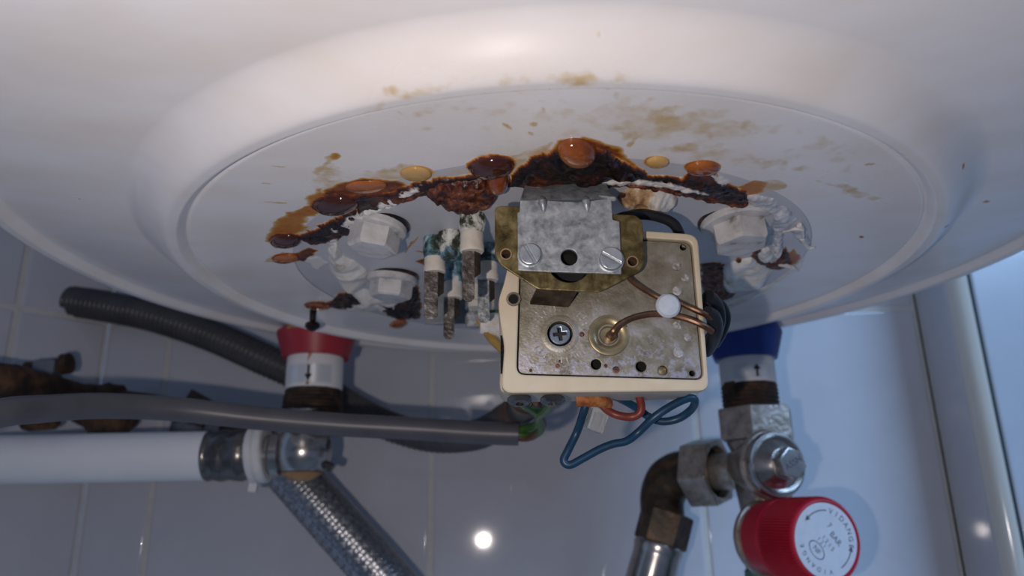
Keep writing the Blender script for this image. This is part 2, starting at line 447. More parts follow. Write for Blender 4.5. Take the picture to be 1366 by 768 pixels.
for k in ('tile', 'tile_front'):
    M[k].node_tree.nodes['Principled BSDF'].inputs['Coat Weight'].default_value = .25
    M[k].node_tree.nodes['Principled BSDF'].inputs['Coat Roughness'].default_value = .03

# ------------------------------------------------------------------ the setting: tiled alcove
WALL, TW, TH, JT = 452.0, 157.0, 200.0, 2.4
Z0 = 123.4 - 4*TH


def tile_mesh(w, h, name, m, d=7.0):
    g = G().box(-w/2, w/2, -d, 0, -h/2, h/2, bev=1.9, seg=4)
    me = bpy.data.meshes.new(name); me.from_pydata([(x*S, y*S, z*S) for x, y, z in g.v], [], g.f)
    me.shade_smooth(); me.set_sharp_from_angle(angle=math.radians(50)); me.materials.append(m)
    return me


def tile_wall(name, p0, d, length, spans, m, backing, z0=Z0, rows=8):
    """p0: start (x, y), d: unit direction along the wall, facing the room on the right-hand side of d"""
    ang = math.atan2(d[1], d[0])
    nrm = (math.sin(ang), -math.cos(ang))
    wall = bpy.data.objects.new(name, bpy.data.meshes.new(name)); C.objects.link(wall)
    Rm = Matrix.Translation((p0[0], p0[1], 0)) @ Matrix.Rotation(ang, 4, 'Z')
    g = G().box(0, length, .8, 60, -BASE/S, 1100, M=Rm)
    wall.data.from_pydata([(x*S, y*S, z*S + BASE) for x, y, z in g.v], [], g.f); wall.data.materials.append(backing)
    tag(wall, kind='structure')
    cache = {}
    for a, b in spans:
        w = round(b - a - JT, 2)
        for k in range(rows):
            key = (w,)
            if key not in cache: cache[key] = tile_mesh(w, TH - JT, 'tile', m)
            o = bpy.data.objects.new('tile', cache[key]); C.objects.link(o)
            c = ((a + b)/2, z0 + (k + .5)*TH)
            o.location = ((p0[0] + d[0]*c[0])*S, (p0[1] + d[1]*c[0])*S, c[1]*S + BASE)
            o.location.x += -nrm[0]*7*S; o.location.y += -nrm[1]*7*S
            o.rotation_euler = (0, 0, ang + random.uniform(-.0004, .0004))
            o.rotation_euler.x = random.uniform(-.0004, .0004)
            o.parent = wall; weigh(o)
    return wall


random.seed(3)
XL, XR = -244.0, 250.0
# tile faces stand at y = WALL
tile_wall('wall_back', (XL, WALL), (1, 0), XR - XL,
          [(0, XL*-1 - 206.0 + 0.0), (38.0, 197.7), (197.7, 353.0), (353.0, 494.0)], M['tile'], M['grout'])
dl = (math.cos(math.radians(45)), math.sin(math.radians(45)))
# slanted wall on the left: it meets the back wall along the corner
rL = ray(25, 406); k_ = (XL*dl[1] - WALL*dl[0])/(rL[0]*dl[1] - rL[1]*dl[0]); hit = rL[:2]*k_
s0 = math.hypot(hit[0] - XL, hit[1] - WALL)
LL = 620.0
sp = [(LL - s0, LL)]
while sp[0][0] > TW: sp.insert(0, (sp[0][0] - TW, sp[0][0]))
tile_wall('wall_left', (XL - dl[0]*LL, WALL - dl[1]*LL), dl, LL, sp, M['tile'], M['grout'])
# boxed pillar on the right
tile_wall('wall_right', (XR, WALL), (0, -1), 36, [(1, 35)], M['tile'], M['grout'], z0=Z0 + 42)
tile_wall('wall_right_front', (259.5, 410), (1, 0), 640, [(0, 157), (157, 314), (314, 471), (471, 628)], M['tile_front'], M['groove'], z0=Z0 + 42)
g = G()
prof = [(250.2, 417)] + [(258 - 7.8*math.cos(a), 417 - 8*math.sin(a)) for a in np.linspace(.1, math.pi/2, 8)] + [(258.2, 417)]
g.prism(prof, -1000, 900)
tag(obj('trim_1', g, M['trim'], sharp=40), kind='structure')
tag(obj('floor', G().box(-2500, 2500, -2500, 560, -1510, -1450), M['floor']), kind='structure')

# ------------------------------------------------------------------ water heater
ZP = 88.0
HC = np.array([14.9, 261.9])
heater = thing('water_heater', (HC[0], HC[1], ZP), 'large white round electric water heater seen from below, rusted around its bottom flange', 'water heater')


def P2(pts): return [tuple(onz(x, y, ZP)[:2]) for x, y in pts]


# stains: polygon in the photograph's frame laid on the bottom plane, darkness, softness (mm), raggedness (mm)
STAINS = [
    # dark band
    (oval(448, 271, 33, 13, -4), .92, 1.2, 1.0), (oval(381, 319, 23, 9, -2), .86, 1.0, .8),
    ([(398, 318), (425, 302), (452, 288), (474, 276), (486, 288), (468, 310), (442, 320), (418, 328)], .95, 1.0, 2.2),
    ([(470, 262), (520, 256), (556, 243), (600, 234), (640, 232), (640, 250), (575, 258), (540, 268), (500, 276), (476, 284)], .92, 1.2, 2.0),
    (oval(655, 222, 32, 16, -4), .88, 1.2, .8),
    ([(672, 248), (690, 225), (716, 208), (745, 198), (785, 193), (812, 202), (838, 220), (868, 233), (915, 238), (955, 243), (990, 252), (1004, 266), (990, 272), (950, 262), (905, 254), (860, 244), (800, 246), (740, 250)], .99, 1.2, 1.6),
    ([(905, 240), (928, 224), (955, 226), (960, 240), (985, 250), (960, 256)], .74, 1.2, 1.0),
    ([(1002, 338), (1014, 322), (1024, 318), (1018, 334), (1016, 346), (1030, 352), (1042, 338), (1048, 326), (1054, 340), (1058, 352), (1040, 360), (1018, 358), (1006, 350)], .74, .8, 1.2),
    ([(936, 352), (960, 350), (975, 356), (984, 345), (990, 350), (978, 364), (966, 384), (984, 392), (960, 400), (938, 398)], .80, .9, 1.6),
    (oval(425, 407, 19, 5.5, 2), .74, .8, .6),
    ([(435, 406), (452, 392), (470, 388), (488, 396), (500, 404), (480, 412), (450, 412)], .82, .9, 2.0),
    ([(500, 398), (530, 396), (556, 380), (560, 400), (560, 424), (530, 424), (505, 412)], .92, 1.2, 2.0),
    (oval(532, 432, 13, 5, -10), .52, .8, .6),
    (oval(382, 344, 20, 7, -3), .68, .8, .7), ([(395, 340), (412, 330), (424, 334), (414, 344), (402, 348)], .72, .8, 1.4),
    # orange and brown margins
    ([(356, 322), (366, 300), (386, 284), (408, 272), (414, 262), (426, 252), (440, 262), (430, 284), (410, 290), (404, 306), (396, 314)], .46, 2.5, 2.0),
    ([(424, 262), (450, 246), (486, 238), (515, 240), (545, 244), (540, 254), (490, 264), (450, 272)], .60, 2.0, 1.5),
    (oval(488, 248, 30, 9, -3), .70, 1.5, .8),
    (oval(447, 208, 8, 5), .40, .8, .6), (oval(447, 208, 3, 2), .55, .6, .3),
    (oval(556, 231, 23, 10, 2), .34, 1.2, .5),
    ([(735, 205), (748, 188), (775, 183), (800, 190), (828, 200), (838, 212), (850, 224), (820, 210), (780, 205)], .56, 2.0, 1.2),
    ([(785, 196), (805, 190), (830, 198), (835, 206), (812, 204)], .38, 1.5, .8),
    (oval(876, 216, 17, 8), .38, 1.0, .5), (oval(937, 223, 25, 9), .52, 1.0, .5),
    ([(985, 250), (1005, 241), (1025, 243), (1020, 256), (1000, 262)], .42, 1.6, .8), (oval(1031, 247, 19, 8), .21, 1.2, .5),
    ([(1040, 350), (1058, 332), (1068, 345), (1060, 354)], .50, 1.0, 1.2),
    ([(352, 350), (358, 340), (378, 336), (384, 345), (372, 350)], .24, 1.0, .8),
    # pale tan washes
    ([(410, 250), (420, 225), (440, 212), (452, 220), (470, 232), (520, 222), (548, 218), (580, 228), (600, 232), (560, 244), (470, 242), (430, 262)], .205, 4.0, 3.0),
    ([(618, 220), (640, 204), (690, 206), (735, 190), (735, 205), (690, 225), (650, 212)], .24, 2.5, 1.5),
    ([(415, 230), (440, 208), (446, 212), (425, 238)], .22, 2.0, 1.5), ([(415, 243), (440, 240), (462, 240), (460, 245)], .26, 1.5, 1.0),
    ([(600, 226), (625, 222), (640, 232), (600, 236)], .20, 2.0, 1.0),
    # wiped tan streaks near the groove
    ([(470, 138), (520, 112), (600, 96), (680, 90), (760, 86), (830, 92), (840, 99), (760, 99), (680, 104), (600, 112), (530, 128), (490, 150)], .205, 5.0, 3.0),
    ([(500, 150), (590, 136), (680, 134), (640, 150), (560, 160)], .165, 6.0, 4.0), ([(700, 160), (880, 140), (1000, 160), (1000, 185), (880, 190), (760, 180)], .165, 9.0, 6.0),
    ([(860, 195), (930, 190), (1060, 215), (1090, 225), (1030, 232), (900, 208)], .17, 5.0, 4.0),
    ([(1085, 240), (1130, 246), (1180, 262), (1200, 268), (1140, 266)], .20, 3.0, 2.5), ([(834, 195), (858, 168), (861, 170), (840, 199)], .23, 1.0, .6),
    ([(560, 128), (700, 120), (860, 122), (1000, 140), (1120, 175), (1180, 215), (1130, 236), (1000, 220), (880, 200), (740, 180), (620, 190), (540, 170)], .135, 16.0, 8.0),
    (oval(676, 168, 8, 3, 30), .30, 1.2, .6), (oval(712, 166, 5, 3), .24, 1.0, .5), (oval(800, 68, 5, 3), .24, 1.0, .4), (oval(812, 118, 5, 6, 20), .24, 1.5, .6), (oval(822, 128, 3, 8, 20), .24, 1.2, .5),
    (oval(724, 148, 3, 5, 20), .22, .8, .4), (oval(535, 152, 9, 2.5, 25), .24, 1.0, .5), (oval(498, 142, 6, 3), .34, 1.0, .4), (oval(708, 178, 6, 3, 20), .22, 1.0, .5),
    # small scuffs
    (oval(370, 222, 12, 1.2, 4), .2, .5, .3), (oval(310, 228, 10, 1.2, 6), .2, .5, .3), (oval(360, 245, 14, 1.0, 2), .19, .5, .3), (oval(365, 270, 20, 1.5, 3), .2, .5, .3),
    (oval(1160, 219, 8, 1.5, -5), .22, .5, .3), (oval(1149, 316, 3, 1.6, 10), .5, .4, .2), (oval(1262, 297, 4, 1.4, 15), .6, .4, .2), (oval(1322, 298, 4, 1.6, 10), .6, .4, .2), (oval(1287, 230, 2.5, 3), .45, .4, .2),
    (oval(545, 330, 10, 1.0, -60), .55, .3, .3), (oval(553, 322, 9, .9, -50), .5, .3, .3), (oval(562, 336, 8, .9, 10), .45, .3, .3), (oval(100, 300, 9, .9, 25), .2, .3, .3),
    ([(556, 348), (572, 340), (580, 346), (566, 356)], .6, .8, 1.2),
]
CHIPS = [   # bare white filler and flaking paint
    ([(506, 270), (530, 258), (548, 249), (562, 244), (558, 250), (536, 262), (526, 272), (508, 276)], .4, 1.2),
    ([(455, 296), (468, 284), (484, 278), (500, 276), (486, 290), (470, 302)], .5, 1.4),
    ([(442, 300), (456, 296), (448, 306)], .4, 1.0), ([(440, 318), (452, 314), (450, 328), (440, 326)], .4, 1.2), ([(404, 346), (424, 340), (436, 350), (424, 360)], .4, 1.4),
    ([(782, 238), (800, 234), (860, 236), (905, 242), (932, 250), (944, 256), (930, 254), (890, 246), (800, 240)], .4, .7),
    ([(950, 232), (966, 236), (976, 244), (968, 246), (952, 240)], .5, 1.0),
    ([(460, 406), (490, 402), (520, 408), (500, 414), (470, 414)], .5, 1.6),
]


def paint(X, Y):
    rust = np.zeros(X.shape); chip = np.zeros(X.shape)
    for k, (pts, lev, soft, rag) in enumerate(STAINS):
        q = np.array(P2(pts)); lo, hi = q.min(0) - 6 - soft, q.max(0) + 6 + soft
        s = np.where((X > lo[0]) & (X < hi[0]) & (Y > lo[1]) & (Y < hi[1]))[0]
        if not len(s): continue
        x, y = X[s], Y[s]
        d = sdf(x, y, q) + rag*2*fbm(x, y, 3.2, 4, k)
        rust[s] = np.maximum(rust[s], lev*sstep(d, -soft*.6, soft*.6)*((1 + .5*fbm(x, y, 9, 4, k + 40)) if lev > .3 else np.clip(.80 + 1.5*fbm(x, y, 5, 5, k + 40), 0, 1.25)))
    for k, (pts, soft, rag) in enumerate(CHIPS):
        q = np.array(P2(pts)); lo, hi = q.min(0) - 5, q.max(0) + 5
        s = np.where((X > lo[0]) & (X < hi[0]) & (Y > lo[1]) & (Y < hi[1]))[0]
        if not len(s): continue
        d = sdf(X[s], Y[s], q) + rag*2*fbm(X[s], Y[s], 2.0, 4, k + 70)
        chip[s] = np.maximum(chip[s], sstep(d, -.2, .3))
    return rust, chip


def polar(radii, prof, nth, name, m, sharp):
    radii = np.asarray(radii, float); th = np.linspace(0, 2*math.pi, nth, endpoint=False)
    Rr, T = np.meshgrid(radii, th)
    X, Y = (HC[0] + Rr*np.cos(T)).ravel(), (HC[1] + Rr*np.sin(T)).ravel()
    Z = ZP + np.interp(Rr.ravel(), prof[0], prof[1]) if callable(prof) is False else ZP + prof(Rr.ravel())
    rust, chip = paint(X, Y)
    lift = sstep(rust, .6, .95)*(.5 + 1.6*np.clip(fbm(X, Y, 2.2, 4, 5) + .3, 0, 1)) + chip*.3
    Z = Z - lift
    n = len(radii)
    j, i = np.meshgrid(np.arange(nth), np.arange(n - 1), indexing='ij')
    k = (j + 1) % nth
    Fq = np.stack([j*n + i, j*n + i + 1, k*n + i + 1, k*n + i], -1).reshape(-1, 4)
    Fq = Fq[:, ::-1]
    return obj(name, (np.stack([X, Y, Z], 1), Fq), m, heater, sharp=sharp, attrs=dict(rust=rust, chip=chip))


# cross-section of the pressed bottom cap: radius, rise above the flat
RIM = 187.0


def cap_profile(r):
    r = np.asarray(r, float)
    z = 6.6*sstep(r, 126.0, 139.0)                                   # outer slope of the raised ring
    z = z + 5.6*np.clip((r - 131)/(178 - 131), 0, 1)**1.35           # shallow dish out to the lip
    z = z - 2.3*sstep(r, 121.0, 124.0)*(1 - sstep(r, 125.5, 136))     # raised ring stands proud of the recessed disc
    z = z + .5*np.exp(-((r - 121.2)/.6)**2)
    t = np.clip((r - 177.5)/(RIM - 177.5), 0, 1)                     # rolled lip
    z = z - 2.6*sstep(r, 177.0, 181.5) + 3.0*np.clip((r - 183.5)/(RIM - 183.5), 0, 1)**2.2
    return z


rad = np.unique(np.concatenate([[89.15, 89.2], np.arange(89.4, 120, .45), np.arange(120, 141, .3), np.arange(141, 176, 1.0), np.arange(176, RIM, .35), [RIM]]))
polar(rad, cap_profile, 1100, 'bottom_cap', M['cap'], 0)
polar(np.concatenate([np.arange(.5, 40, 2.0), np.arange(40, 88.3, .45), [88.7, 89.05, 89.25]]), lambda r: np.where(r > 89.1, .3, .06), 1000, 'flange_plate', M['flange'], 0)
g = G().lathe([(RIM, 12.5), (RIM + .3, 16), (RIM + .3, 40), (RIM + .3, 640), (150, 690), (60, 712), (.5, 716)], 96, Matrix.Translation((HC[0], HC[1], ZP)), cap=(False, False))
obj('heater_jacket', g, M['jacket'], heater)
# flange seen past the gap: a dark gasket ring
obj('gasket', G().lathe([(86.5, 1.6), (86.5, 4.5), (91.5, 4.5), (91.5, 2.0)], 120, Matrix.Translation((HC[0], HC[1], ZP)), cap=(False, False)), M['dark_crust'], heater)


def patch(name, pts, m, h, wid=1.5, rag=.6, lump=0, lscale=3, res=.35, seed=0, z=ZP + .4, dome=False, parent=None, px=True, drop=0):
    """a raised irregular deposit lying on the bottom plane and hanging down from it"""
    q = np.array(P2(pts)) if px else np.array(pts)
    lo, hi = q.min(0) - 2, q.max(0) + 2
    xs, ys = np.arange(lo[0], hi[0], res), np.arange(lo[1], hi[1], res)
    X, Y = np.meshgrid(xs, ys); x, y = X.ravel(), Y.ravel()
    d = sdf(x, y, q) + rag*2*fbm(x, y, 2.4, 4, seed)
    if dome:
        dm = max(d.max(), .1); t = np.clip(d/dm, 0, 1); H = h*np.sqrt(np.clip(1 - (1 - t)**2, 0, 1))
    else: H = h*(1 - np.exp(-np.clip(d, 0, None)/wid))
    H = H*(1 + lump*2*fbm(x, y, lscale, 2, seed + 11)) + (.12*lump*fbm(x, y, lscale*.3, 3, seed + 19)*np.clip(d, 0, 1))*h
    # outline: pull outside vertices onto the edge
    keep = d > -res*.75
    Z = z - np.clip(H, 0, None)
    W = len(xs); Hn = len(ys)
    idx = np.arange(W*Hn).reshape(Hn, W)
    quad = np.stack([idx[:-1, :-1], idx[:-1, 1:], idx[1:, 1:], idx[1:, :-1]], -1).reshape(-1, 4)
    quad = quad[keep[quad].all(1)]
    if not len(quad): return None
    used = np.unique(quad); remap = -np.ones(W*Hn, int); remap[used] = np.arange(len(used))
    edge = (d[used] < .02)
    V = np.stack([x[used], y[used], Z[used] + edge*(1.4 if dome else .3)], 1)
    return obj(name, (V, remap[quad][:, ::-1]), m, parent or heater, sharp=0)


# thick crusts of rust along the flange joint
patch('rust_crust', [(563, 246), (585, 238), (620, 236), (645, 234), (664, 242), (667, 256), (660, 270), (640, 279), (618, 282), (596, 276), (578, 266), (566, 260)], M['crust'], 3.2, 1.6, .7, .5, 2.0, seed=3)
patch('rust_crust', [(688, 246), (702, 224), (728, 208), (752, 200), (788, 200), (818, 208), (842, 224), (858, 236), (842, 240), (806, 238), (790, 246), (764, 252), (744, 246), (716, 250)], M['dark_crust'], 3.4, 2.2, .8, .5, 3.5, seed=5)
patch('rust_crust', [(845, 230), (880, 236), (930, 240), (962, 244), (985, 250), (1000, 264), (988, 268), (950, 258), (900, 246), (850, 240)], M['dark_crust'], 1.8, 1.2, .8, .6, 2.5, seed=6)
patch('rust_crust', [(800, 245), (850, 246), (900, 250), (950, 262), (1000, 270), (990, 276), (945, 270), (900, 258), (850, 250), (800, 249)], M['crust'], 1.5, .9, .8, .7, 2.0, seed=7)
patch('rust_crust', [(398, 318), (424, 304), (450, 290), (472, 280), (480, 290), (464, 308), (440, 318), (416, 326)], M['dark_crust'], 1.6, 1.0, 1.0, .6, 2.2, seed=8)
patch('rust_crust', [(500, 262), (530, 254), (560, 244), (584, 242), (570, 258), (540, 268), (512, 274)], M['crust'], 1.8, 1.0, .9, .7, 2.0, seed=9)
patch('rust_crust', [(938, 354), (958, 351), (972, 358), (968, 384), (984, 392), (958, 399), (938, 397)], M['crust'], 2.5, 1.4, .8, .6, 2.5, seed=10)
patch('rust_crust', [(504, 400), (532, 396), (556, 384), (562, 402), (560, 422), (530, 424), (508, 412)], M['dark_crust'], 2.2, 1.4, .8, .6, 2.5, seed=11)
patch('rust_crust', [(438, 404), (454, 392), (472, 389), (490, 398), (476, 409), (450, 411)], M['dark_crust'], 1.5, 1.0, .9, .6, 2.5, seed=12)
patch('rust_crust', [(1004, 338), (1014, 323), (1023, 319), (1019, 334), (1018, 346), (1030, 351), (1042, 338), (1048, 327), (1054, 340), (1057, 351), (1040, 359), (1018, 357), (1007, 349)], M['crust'], 1.2, .8, .5, .5, 2.0, seed=13)
# hanging drops of rusty water


def drop(c, m, h, seed, n=40, rings=10):
    cx, cy, rx, ry, tilt = c
    an = np.linspace(0, 2*math.pi, n, endpoint=False)
    wob = 1 + .10*np.array([fbm(3*math.cos(a), 3*math.sin(a), 2.2, 2, seed) for a in an])
    vs, fs = [], []
    t_ = math.radians(tilt)
    for k in range(rings + 1):
        q = math.sin(k/rings*math.pi/2) if k else .02
        for a, w in zip(an, wob):
            ex, ey = rx*w*q*math.cos(a), ry*w*q*math.sin(a)
            p = onz(cx + ex*math.cos(t_) - ey*math.sin(t_), cy + ex*math.sin(t_) + ey*math.cos(t_), ZP)
            vs.append((p[0], p[1], ZP - .25 - h*math.sqrt(max(1 - q*q, 0))**.9))
    for a in range(n): p = vs[rings*n + a]; vs.append((p[0], p[1], ZP + .6))
    for k in range(rings + 1):
        for a in range(n): b = (a + 1) % n; fs.append((k*n + a, k*n + b, (k + 1)*n + b, (k + 1)*n + a))
    fs.append(tuple(range(n)))
    return obj('rust_drop', G().add(vs, fs), m, heater, sharp=0)


for nm, c, m, h in (('dark', (448, 271, 30, 11, -4), 'drop_dark', 2.6), ('dark', (381, 319, 21, 8, -2), 'drop_dark', 2.2), ('dark', (655, 220, 29, 13, -4), 'drop_dark', 3.0),
                    ('amber', (664, 235, 15, 13, 0), 'drop_amber', 4.5), ('amber', (770, 199, 26, 15, 8), 'drop_amber', 4.0), ('amber', (937, 223, 23, 8.5, -3), 'drop_amber', 1.6),
                    ('pale', (877, 215, 15, 7, -4), 'drop_pale', 1.2), ('pale', (555, 231, 21, 9, 2), 'drop_pale', 1.0), ('amber', (488, 248, 28, 8, -3), 'drop_amber', .9),
                    ('amber', (424, 407, 17, 5, 2), 'drop_amber', 1.4), ('amber', (381, 344, 17, 5.5, -4), 'drop_amber', 1.2), ('amber', (532, 431, 11, 5, -10), 'drop_amber', 1.6)):
    o = drop(c, M[m], h, int(c[0]))
    o['label'] = {'dark': 'dark brown hanging rust drop', 'amber': 'glossy amber hanging rust drop', 'pale': 'pale yellow rust drop'}[nm]
# white sealant and glue
patch('sealant_bead', [(436, 332), (450, 322), (458, 340), (474, 348), (490, 360), (492, 372), (486, 384), (505, 392), (535, 386), (552, 384), (545, 398), (520, 404), (498, 402), (478, 396), (456, 380), (440, 362)], M['sealant'], 4.2, 1.8, .3, .7, 8.5, seed=21)
patch('sealant_bead', [(963, 354), (984, 346), (1004, 343), (1020, 352), (1032, 360), (1020, 374), (992, 382), (968, 388), (960, 376)], M['sealant'], 3.6, 1.6, .3, .7, 8.5, seed=22)
patch('sealant_bead', [(1008, 336), (1016, 328), (1030, 330), (1034, 342), (1022, 348), (1010, 344)], M['sealant'], 2.6, 1.2, .2, .3, 3, seed=23)
patch('sealant_bead', [(992, 262), (1010, 258), (1034, 264), (1058, 284), (1076, 306), (1084, 328), (1068, 324), (1050, 306), (1036, 312), (1040, 330), (1026, 334), (1018, 312), (1012, 290), (1004, 276)], M['glue'], 1.8, 1.2, .9, .6, 4.5, seed=24)
patch('sealant_bead', [(1026, 330), (1036, 300), (1046, 310), (1044, 336), (1034, 350)], M['glue'], 3.0, 1.2, .8, .8, 3, seed=29)
patch('sealant_bead', [(958, 408), (990, 396), (1030, 376), (1062, 352), (1078, 330), (1082, 336), (1070, 358), (1036, 384), (996, 404), (966, 416)], M['sealant'], 1.0, 1.5, .4, .3, 5, seed=25)
patch('paint_flake', [(468, 290), (480, 279), (504, 274), (524, 276), (500, 284), (480, 298)], M['sealant'], 1.4, .8, .8, .7, 2, seed=26)
patch('paint_flake', [(505, 272), (532, 259), (546, 251), (540, 262), (522, 272)], M['sealant'], 1.2, .6, .8, .6, 2, seed=27)
patch('paint_flake', [(440, 318), (452, 315), (450, 328), (441, 326)], M['sealant'], 1.0, .5, .8, .6, 1.5, seed=28)
for a, b, c in (((1070, 318), (1078, 330), (1086, 330)), ((1040, 352), (1056, 356), (1064, 362)), ((522, 392), (524, 404), (525, 412)), ((1066, 300), (1070, 306), (1072, 318)), ((1046, 308), (1060, 305), (1072, 307))):
    pts = [onz(*a, ZP - .6), onz(*b, ZP - 1.2), onz(*c, ZP - 1.8)]
    obj('glue_string', G().tube(pts, [.9, .7, .3], 6, 4), M['sealant'], heater)
# dark drip that has set below the flange edge
p = onz(418, 414, ZP)
obj('rust_stalactite', G().lathe([(1.6, .5), (1.4, -2), (1.5, -4.5), (2.9, -5.6), (3.2, -6.8), (2.2, -8.2), (.6, -9)], 14, Matrix.Translation(tuple(p))).rough(.35, 2), M['dark_crust'], heater)


def bolt(px, py, tilt, wr, hr, hh, rot, m='bolt', washer=True, label=None):
    c = onz(px, py, ZP - .9)
    ax = Vector((tilt[0], tilt[1], -1)).normalized()
    Mx = frame(c, ax, (math.cos(rot), math.sin(rot), 0))
    hexp = [(hr*math.cos(a), hr*math.sin(a)) for a in np.arange(6)*math.pi/3]
    g = G()
    g.prism(hexp, 1.6, hh + 1.6, bev=1.5, M=Mx, both=False, seg=3)
    o = obj('flange_bolt', g.rough(.16, 2.5, 3), M[m], heater, sharp=28)
    if label: o['label'] = label
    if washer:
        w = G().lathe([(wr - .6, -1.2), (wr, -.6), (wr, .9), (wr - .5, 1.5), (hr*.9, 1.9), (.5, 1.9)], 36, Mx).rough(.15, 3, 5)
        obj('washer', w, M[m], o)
        obj('grime_shade_ring', G().lathe([(wr + .5, -2.2), (wr + .6, -1.2), (wr - .3, -.6), (wr - 2, -.5)], 36, Mx, cap=(False, False)).rough(.15, 2, 3), M['dark_crust'], o)  # dark ring: grime plus the shadow crescent under the washer, put in as colour
    return o


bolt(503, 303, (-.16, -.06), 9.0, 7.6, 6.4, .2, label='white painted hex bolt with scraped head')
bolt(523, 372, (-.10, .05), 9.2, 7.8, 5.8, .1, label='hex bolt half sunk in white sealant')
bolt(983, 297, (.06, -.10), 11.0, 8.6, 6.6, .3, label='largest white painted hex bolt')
# the crusted bolt at the front edge of the flange
c = onz(865, 258, ZP)
patch('crusted_bolt', oval(864, 264, 41, 15, 2), M['limescale'], 4.6, 2.2, .5, .5, 3.5, seed=31)['label'] = 'bolt head buried in limescale and rust'

# ------------------------------------------------------------------ thermostat: its face plane
A3 = math.radians(3.0)
TO = ony(805, 420, 190.0)
TN = np.array([0, -math.cos(A3), -math.sin(A3)])
TU = np.array([1.0, 0, 0]); TV = np.cross(TN, TU)
MT = Matrix(((TU[0], TV[0], TN[0], TO[0]), (TU[1], TV[1], TN[1], TO[1]), (TU[2], TV[2], TN[2], TO[2]), (0, 0, 0, 1)))


def fp(x, y, w=0):
    r = ray(x, y); o = TO + TN*w
    k = (o @ TN)/(r @ TN); p = r*k - TO
    return (p @ TU, p @ TV)


def fpp(pts, w=0): return [fp(x, y, w) for x, y in pts]
def f3(x, y, w): q = fp(x, y, w); return tuple(MT @ Vector((q[0], q[1], w)))


MMPX = np.linalg.norm(np.array(fp(806, 420)) - np.array(fp(805, 420)))
thermo = thing('thermostat', tuple(TO - TN*12), 'cream plastic thermostat box with tarnished metal face hanging under the heater', 'thermostat')
OUT = [(684, 325), (700, 318), (862, 309), (930, 314), (945, 522), (668, 525), (673, 462), (668, 438), (664, 402), (672, 380)]
outer = fillet(fpp(OUT), [2, 2, 1, 3, 2.6, 3, 2.5, 3, 3, 3])
inner = fillet(fpp([(694, 340), (862, 319), (922, 323), (938, 507), (689, 500)]), [1, 1, 2, 2.2, 2.2])
back = fillet(fpp([(690, 330), (862, 316), (926, 318), (940, 520), (664, 524), (668, 462), (666, 438), (664, 402), (672, 380)]), [2, 1, 3, 2.6, 3, 2.5, 3, 3, 3])
g = G().prism(back, -24, -3.9, bev=1.2, M=MT)
hs = obj('housing', g, M['grey_plastic'], thermo)
for k in range(6):
    q = MT @ Vector((*fp(672.5, 455 + 8*k, -4), -4))
    obj('vent_slot', G().box(-.8, .5, -2.0, 2.0, -.55, .55, M=frame(tuple(q + Vector((-.1, 0, 0))), (0, .35, 1))), M['hole'], hs)
obj('face_rim', G().mesh(plate_mesh(outer, [inner], 5.2, .5), MT @ Matrix.Translation((0, 0, -1.6))), M['cream'], thermo)
# metal face with its holes
HOLES = [(747, 445, 17), (795, 486, 7.2), (855, 489, 7.2), (884, 494, 6.6), (923, 498, 4.0), (911, 330, 4.6), (812, 447, 12)]
plate_out = fillet(fpp([(695, 342), (862, 321), (920.5, 325), (936, 505), (691, 498)]), [1, 1, 1.6, 1.8, 1.8])
g = G().mesh(plate_mesh(plate_out, [ring(*fp(x, y), r*MMPX, 20) for x, y, r in HOLES], .9, .12), MT @ Matrix.Translation((0, 0, -.35)))
def corroded(m, z_lo, z_hi):
    m = m.copy(); m.name = 'tarnished_plate_corroded_edge'
    N, L = m.node_tree.nodes, m.node_tree.links
    b = N['Principled BSDF']; tc = [n for n in N if n.type == 'TEX_COORD'][0]; src = b.inputs['Base Color'].links[0].from_socket
    sx = N.new('ShaderNodeSeparateXYZ'); L.new(tc.outputs['Object'], sx.inputs[0])
    mr = N.new('ShaderNodeMapRange'); L.new(sx.outputs['Z'], mr.inputs['Value'])
    mr.inputs['From Min'].default_value = z_hi; mr.inputs['From Max'].default_value = z_lo; mr.inputs['To Min'].default_value = -.22; mr.inputs['To Max'].default_value = .09
    nz = N.new('ShaderNodeTexNoise'); nz.inputs['Scale'].default_value = 480; nz.inputs['Detail'].default_value = 7; nz.inputs['Roughness'].default_value = .75; L.new(tc.outputs['Object'], nz.inputs['Vector'])
    ad = N.new('ShaderNodeMath'); ad.operation = 'ADD'; L.new(nz.outputs['Fac'], ad.inputs[0]); L.new(mr.outputs['Result'], ad.inputs[1])
    rp = N.new('ShaderNodeValToRGB'); rp.color_ramp.elements[0].position = .50; rp.color_ramp.elements[1].position = .62; L.new(ad.outputs[0], rp.inputs['Fac'])
    mx = N.new('ShaderNodeMix'); mx.data_type = 'RGBA'; L.new(rp.outputs['Color'], mx.inputs['Factor']); L.new(src, mx.inputs['A']); mx.inputs['B'].default_value = (.35, .34, .39, 1)
    L.new(mx.outputs['Result'], b.inputs['Base Color'])
    return m


zf = lambda y: (MT @ Vector((0, fp(805, y)[1], 0))).z*S + BASE
cover = obj('cover_plate', g, corroded(M['plate'], zf(505), zf(400)), thermo)
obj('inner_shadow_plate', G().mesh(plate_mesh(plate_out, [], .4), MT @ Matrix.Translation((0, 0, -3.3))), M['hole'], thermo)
for x, y, r in HOLES[1:6]:
    q = fp(x, y); Mx = MT @ Matrix.Translation((q[0], q[1], 0))
    obj('hole_collar', G().lathe([(r*MMPX, -.2), (r*MMPX, .13), (r*MMPX + .25, .15), (r*MMPX + .35, .0)], 20, Mx, cap=(False, False)), M['plate'], cover)
q = fp(884, 494); obj('brass_stop', G().lathe([(6.2*MMPX, -2), (6.2*MMPX, -1.0), (.1, -.8)], 18, MT @ Matrix.Translation((*q, 0))), M['gold'], thermo)
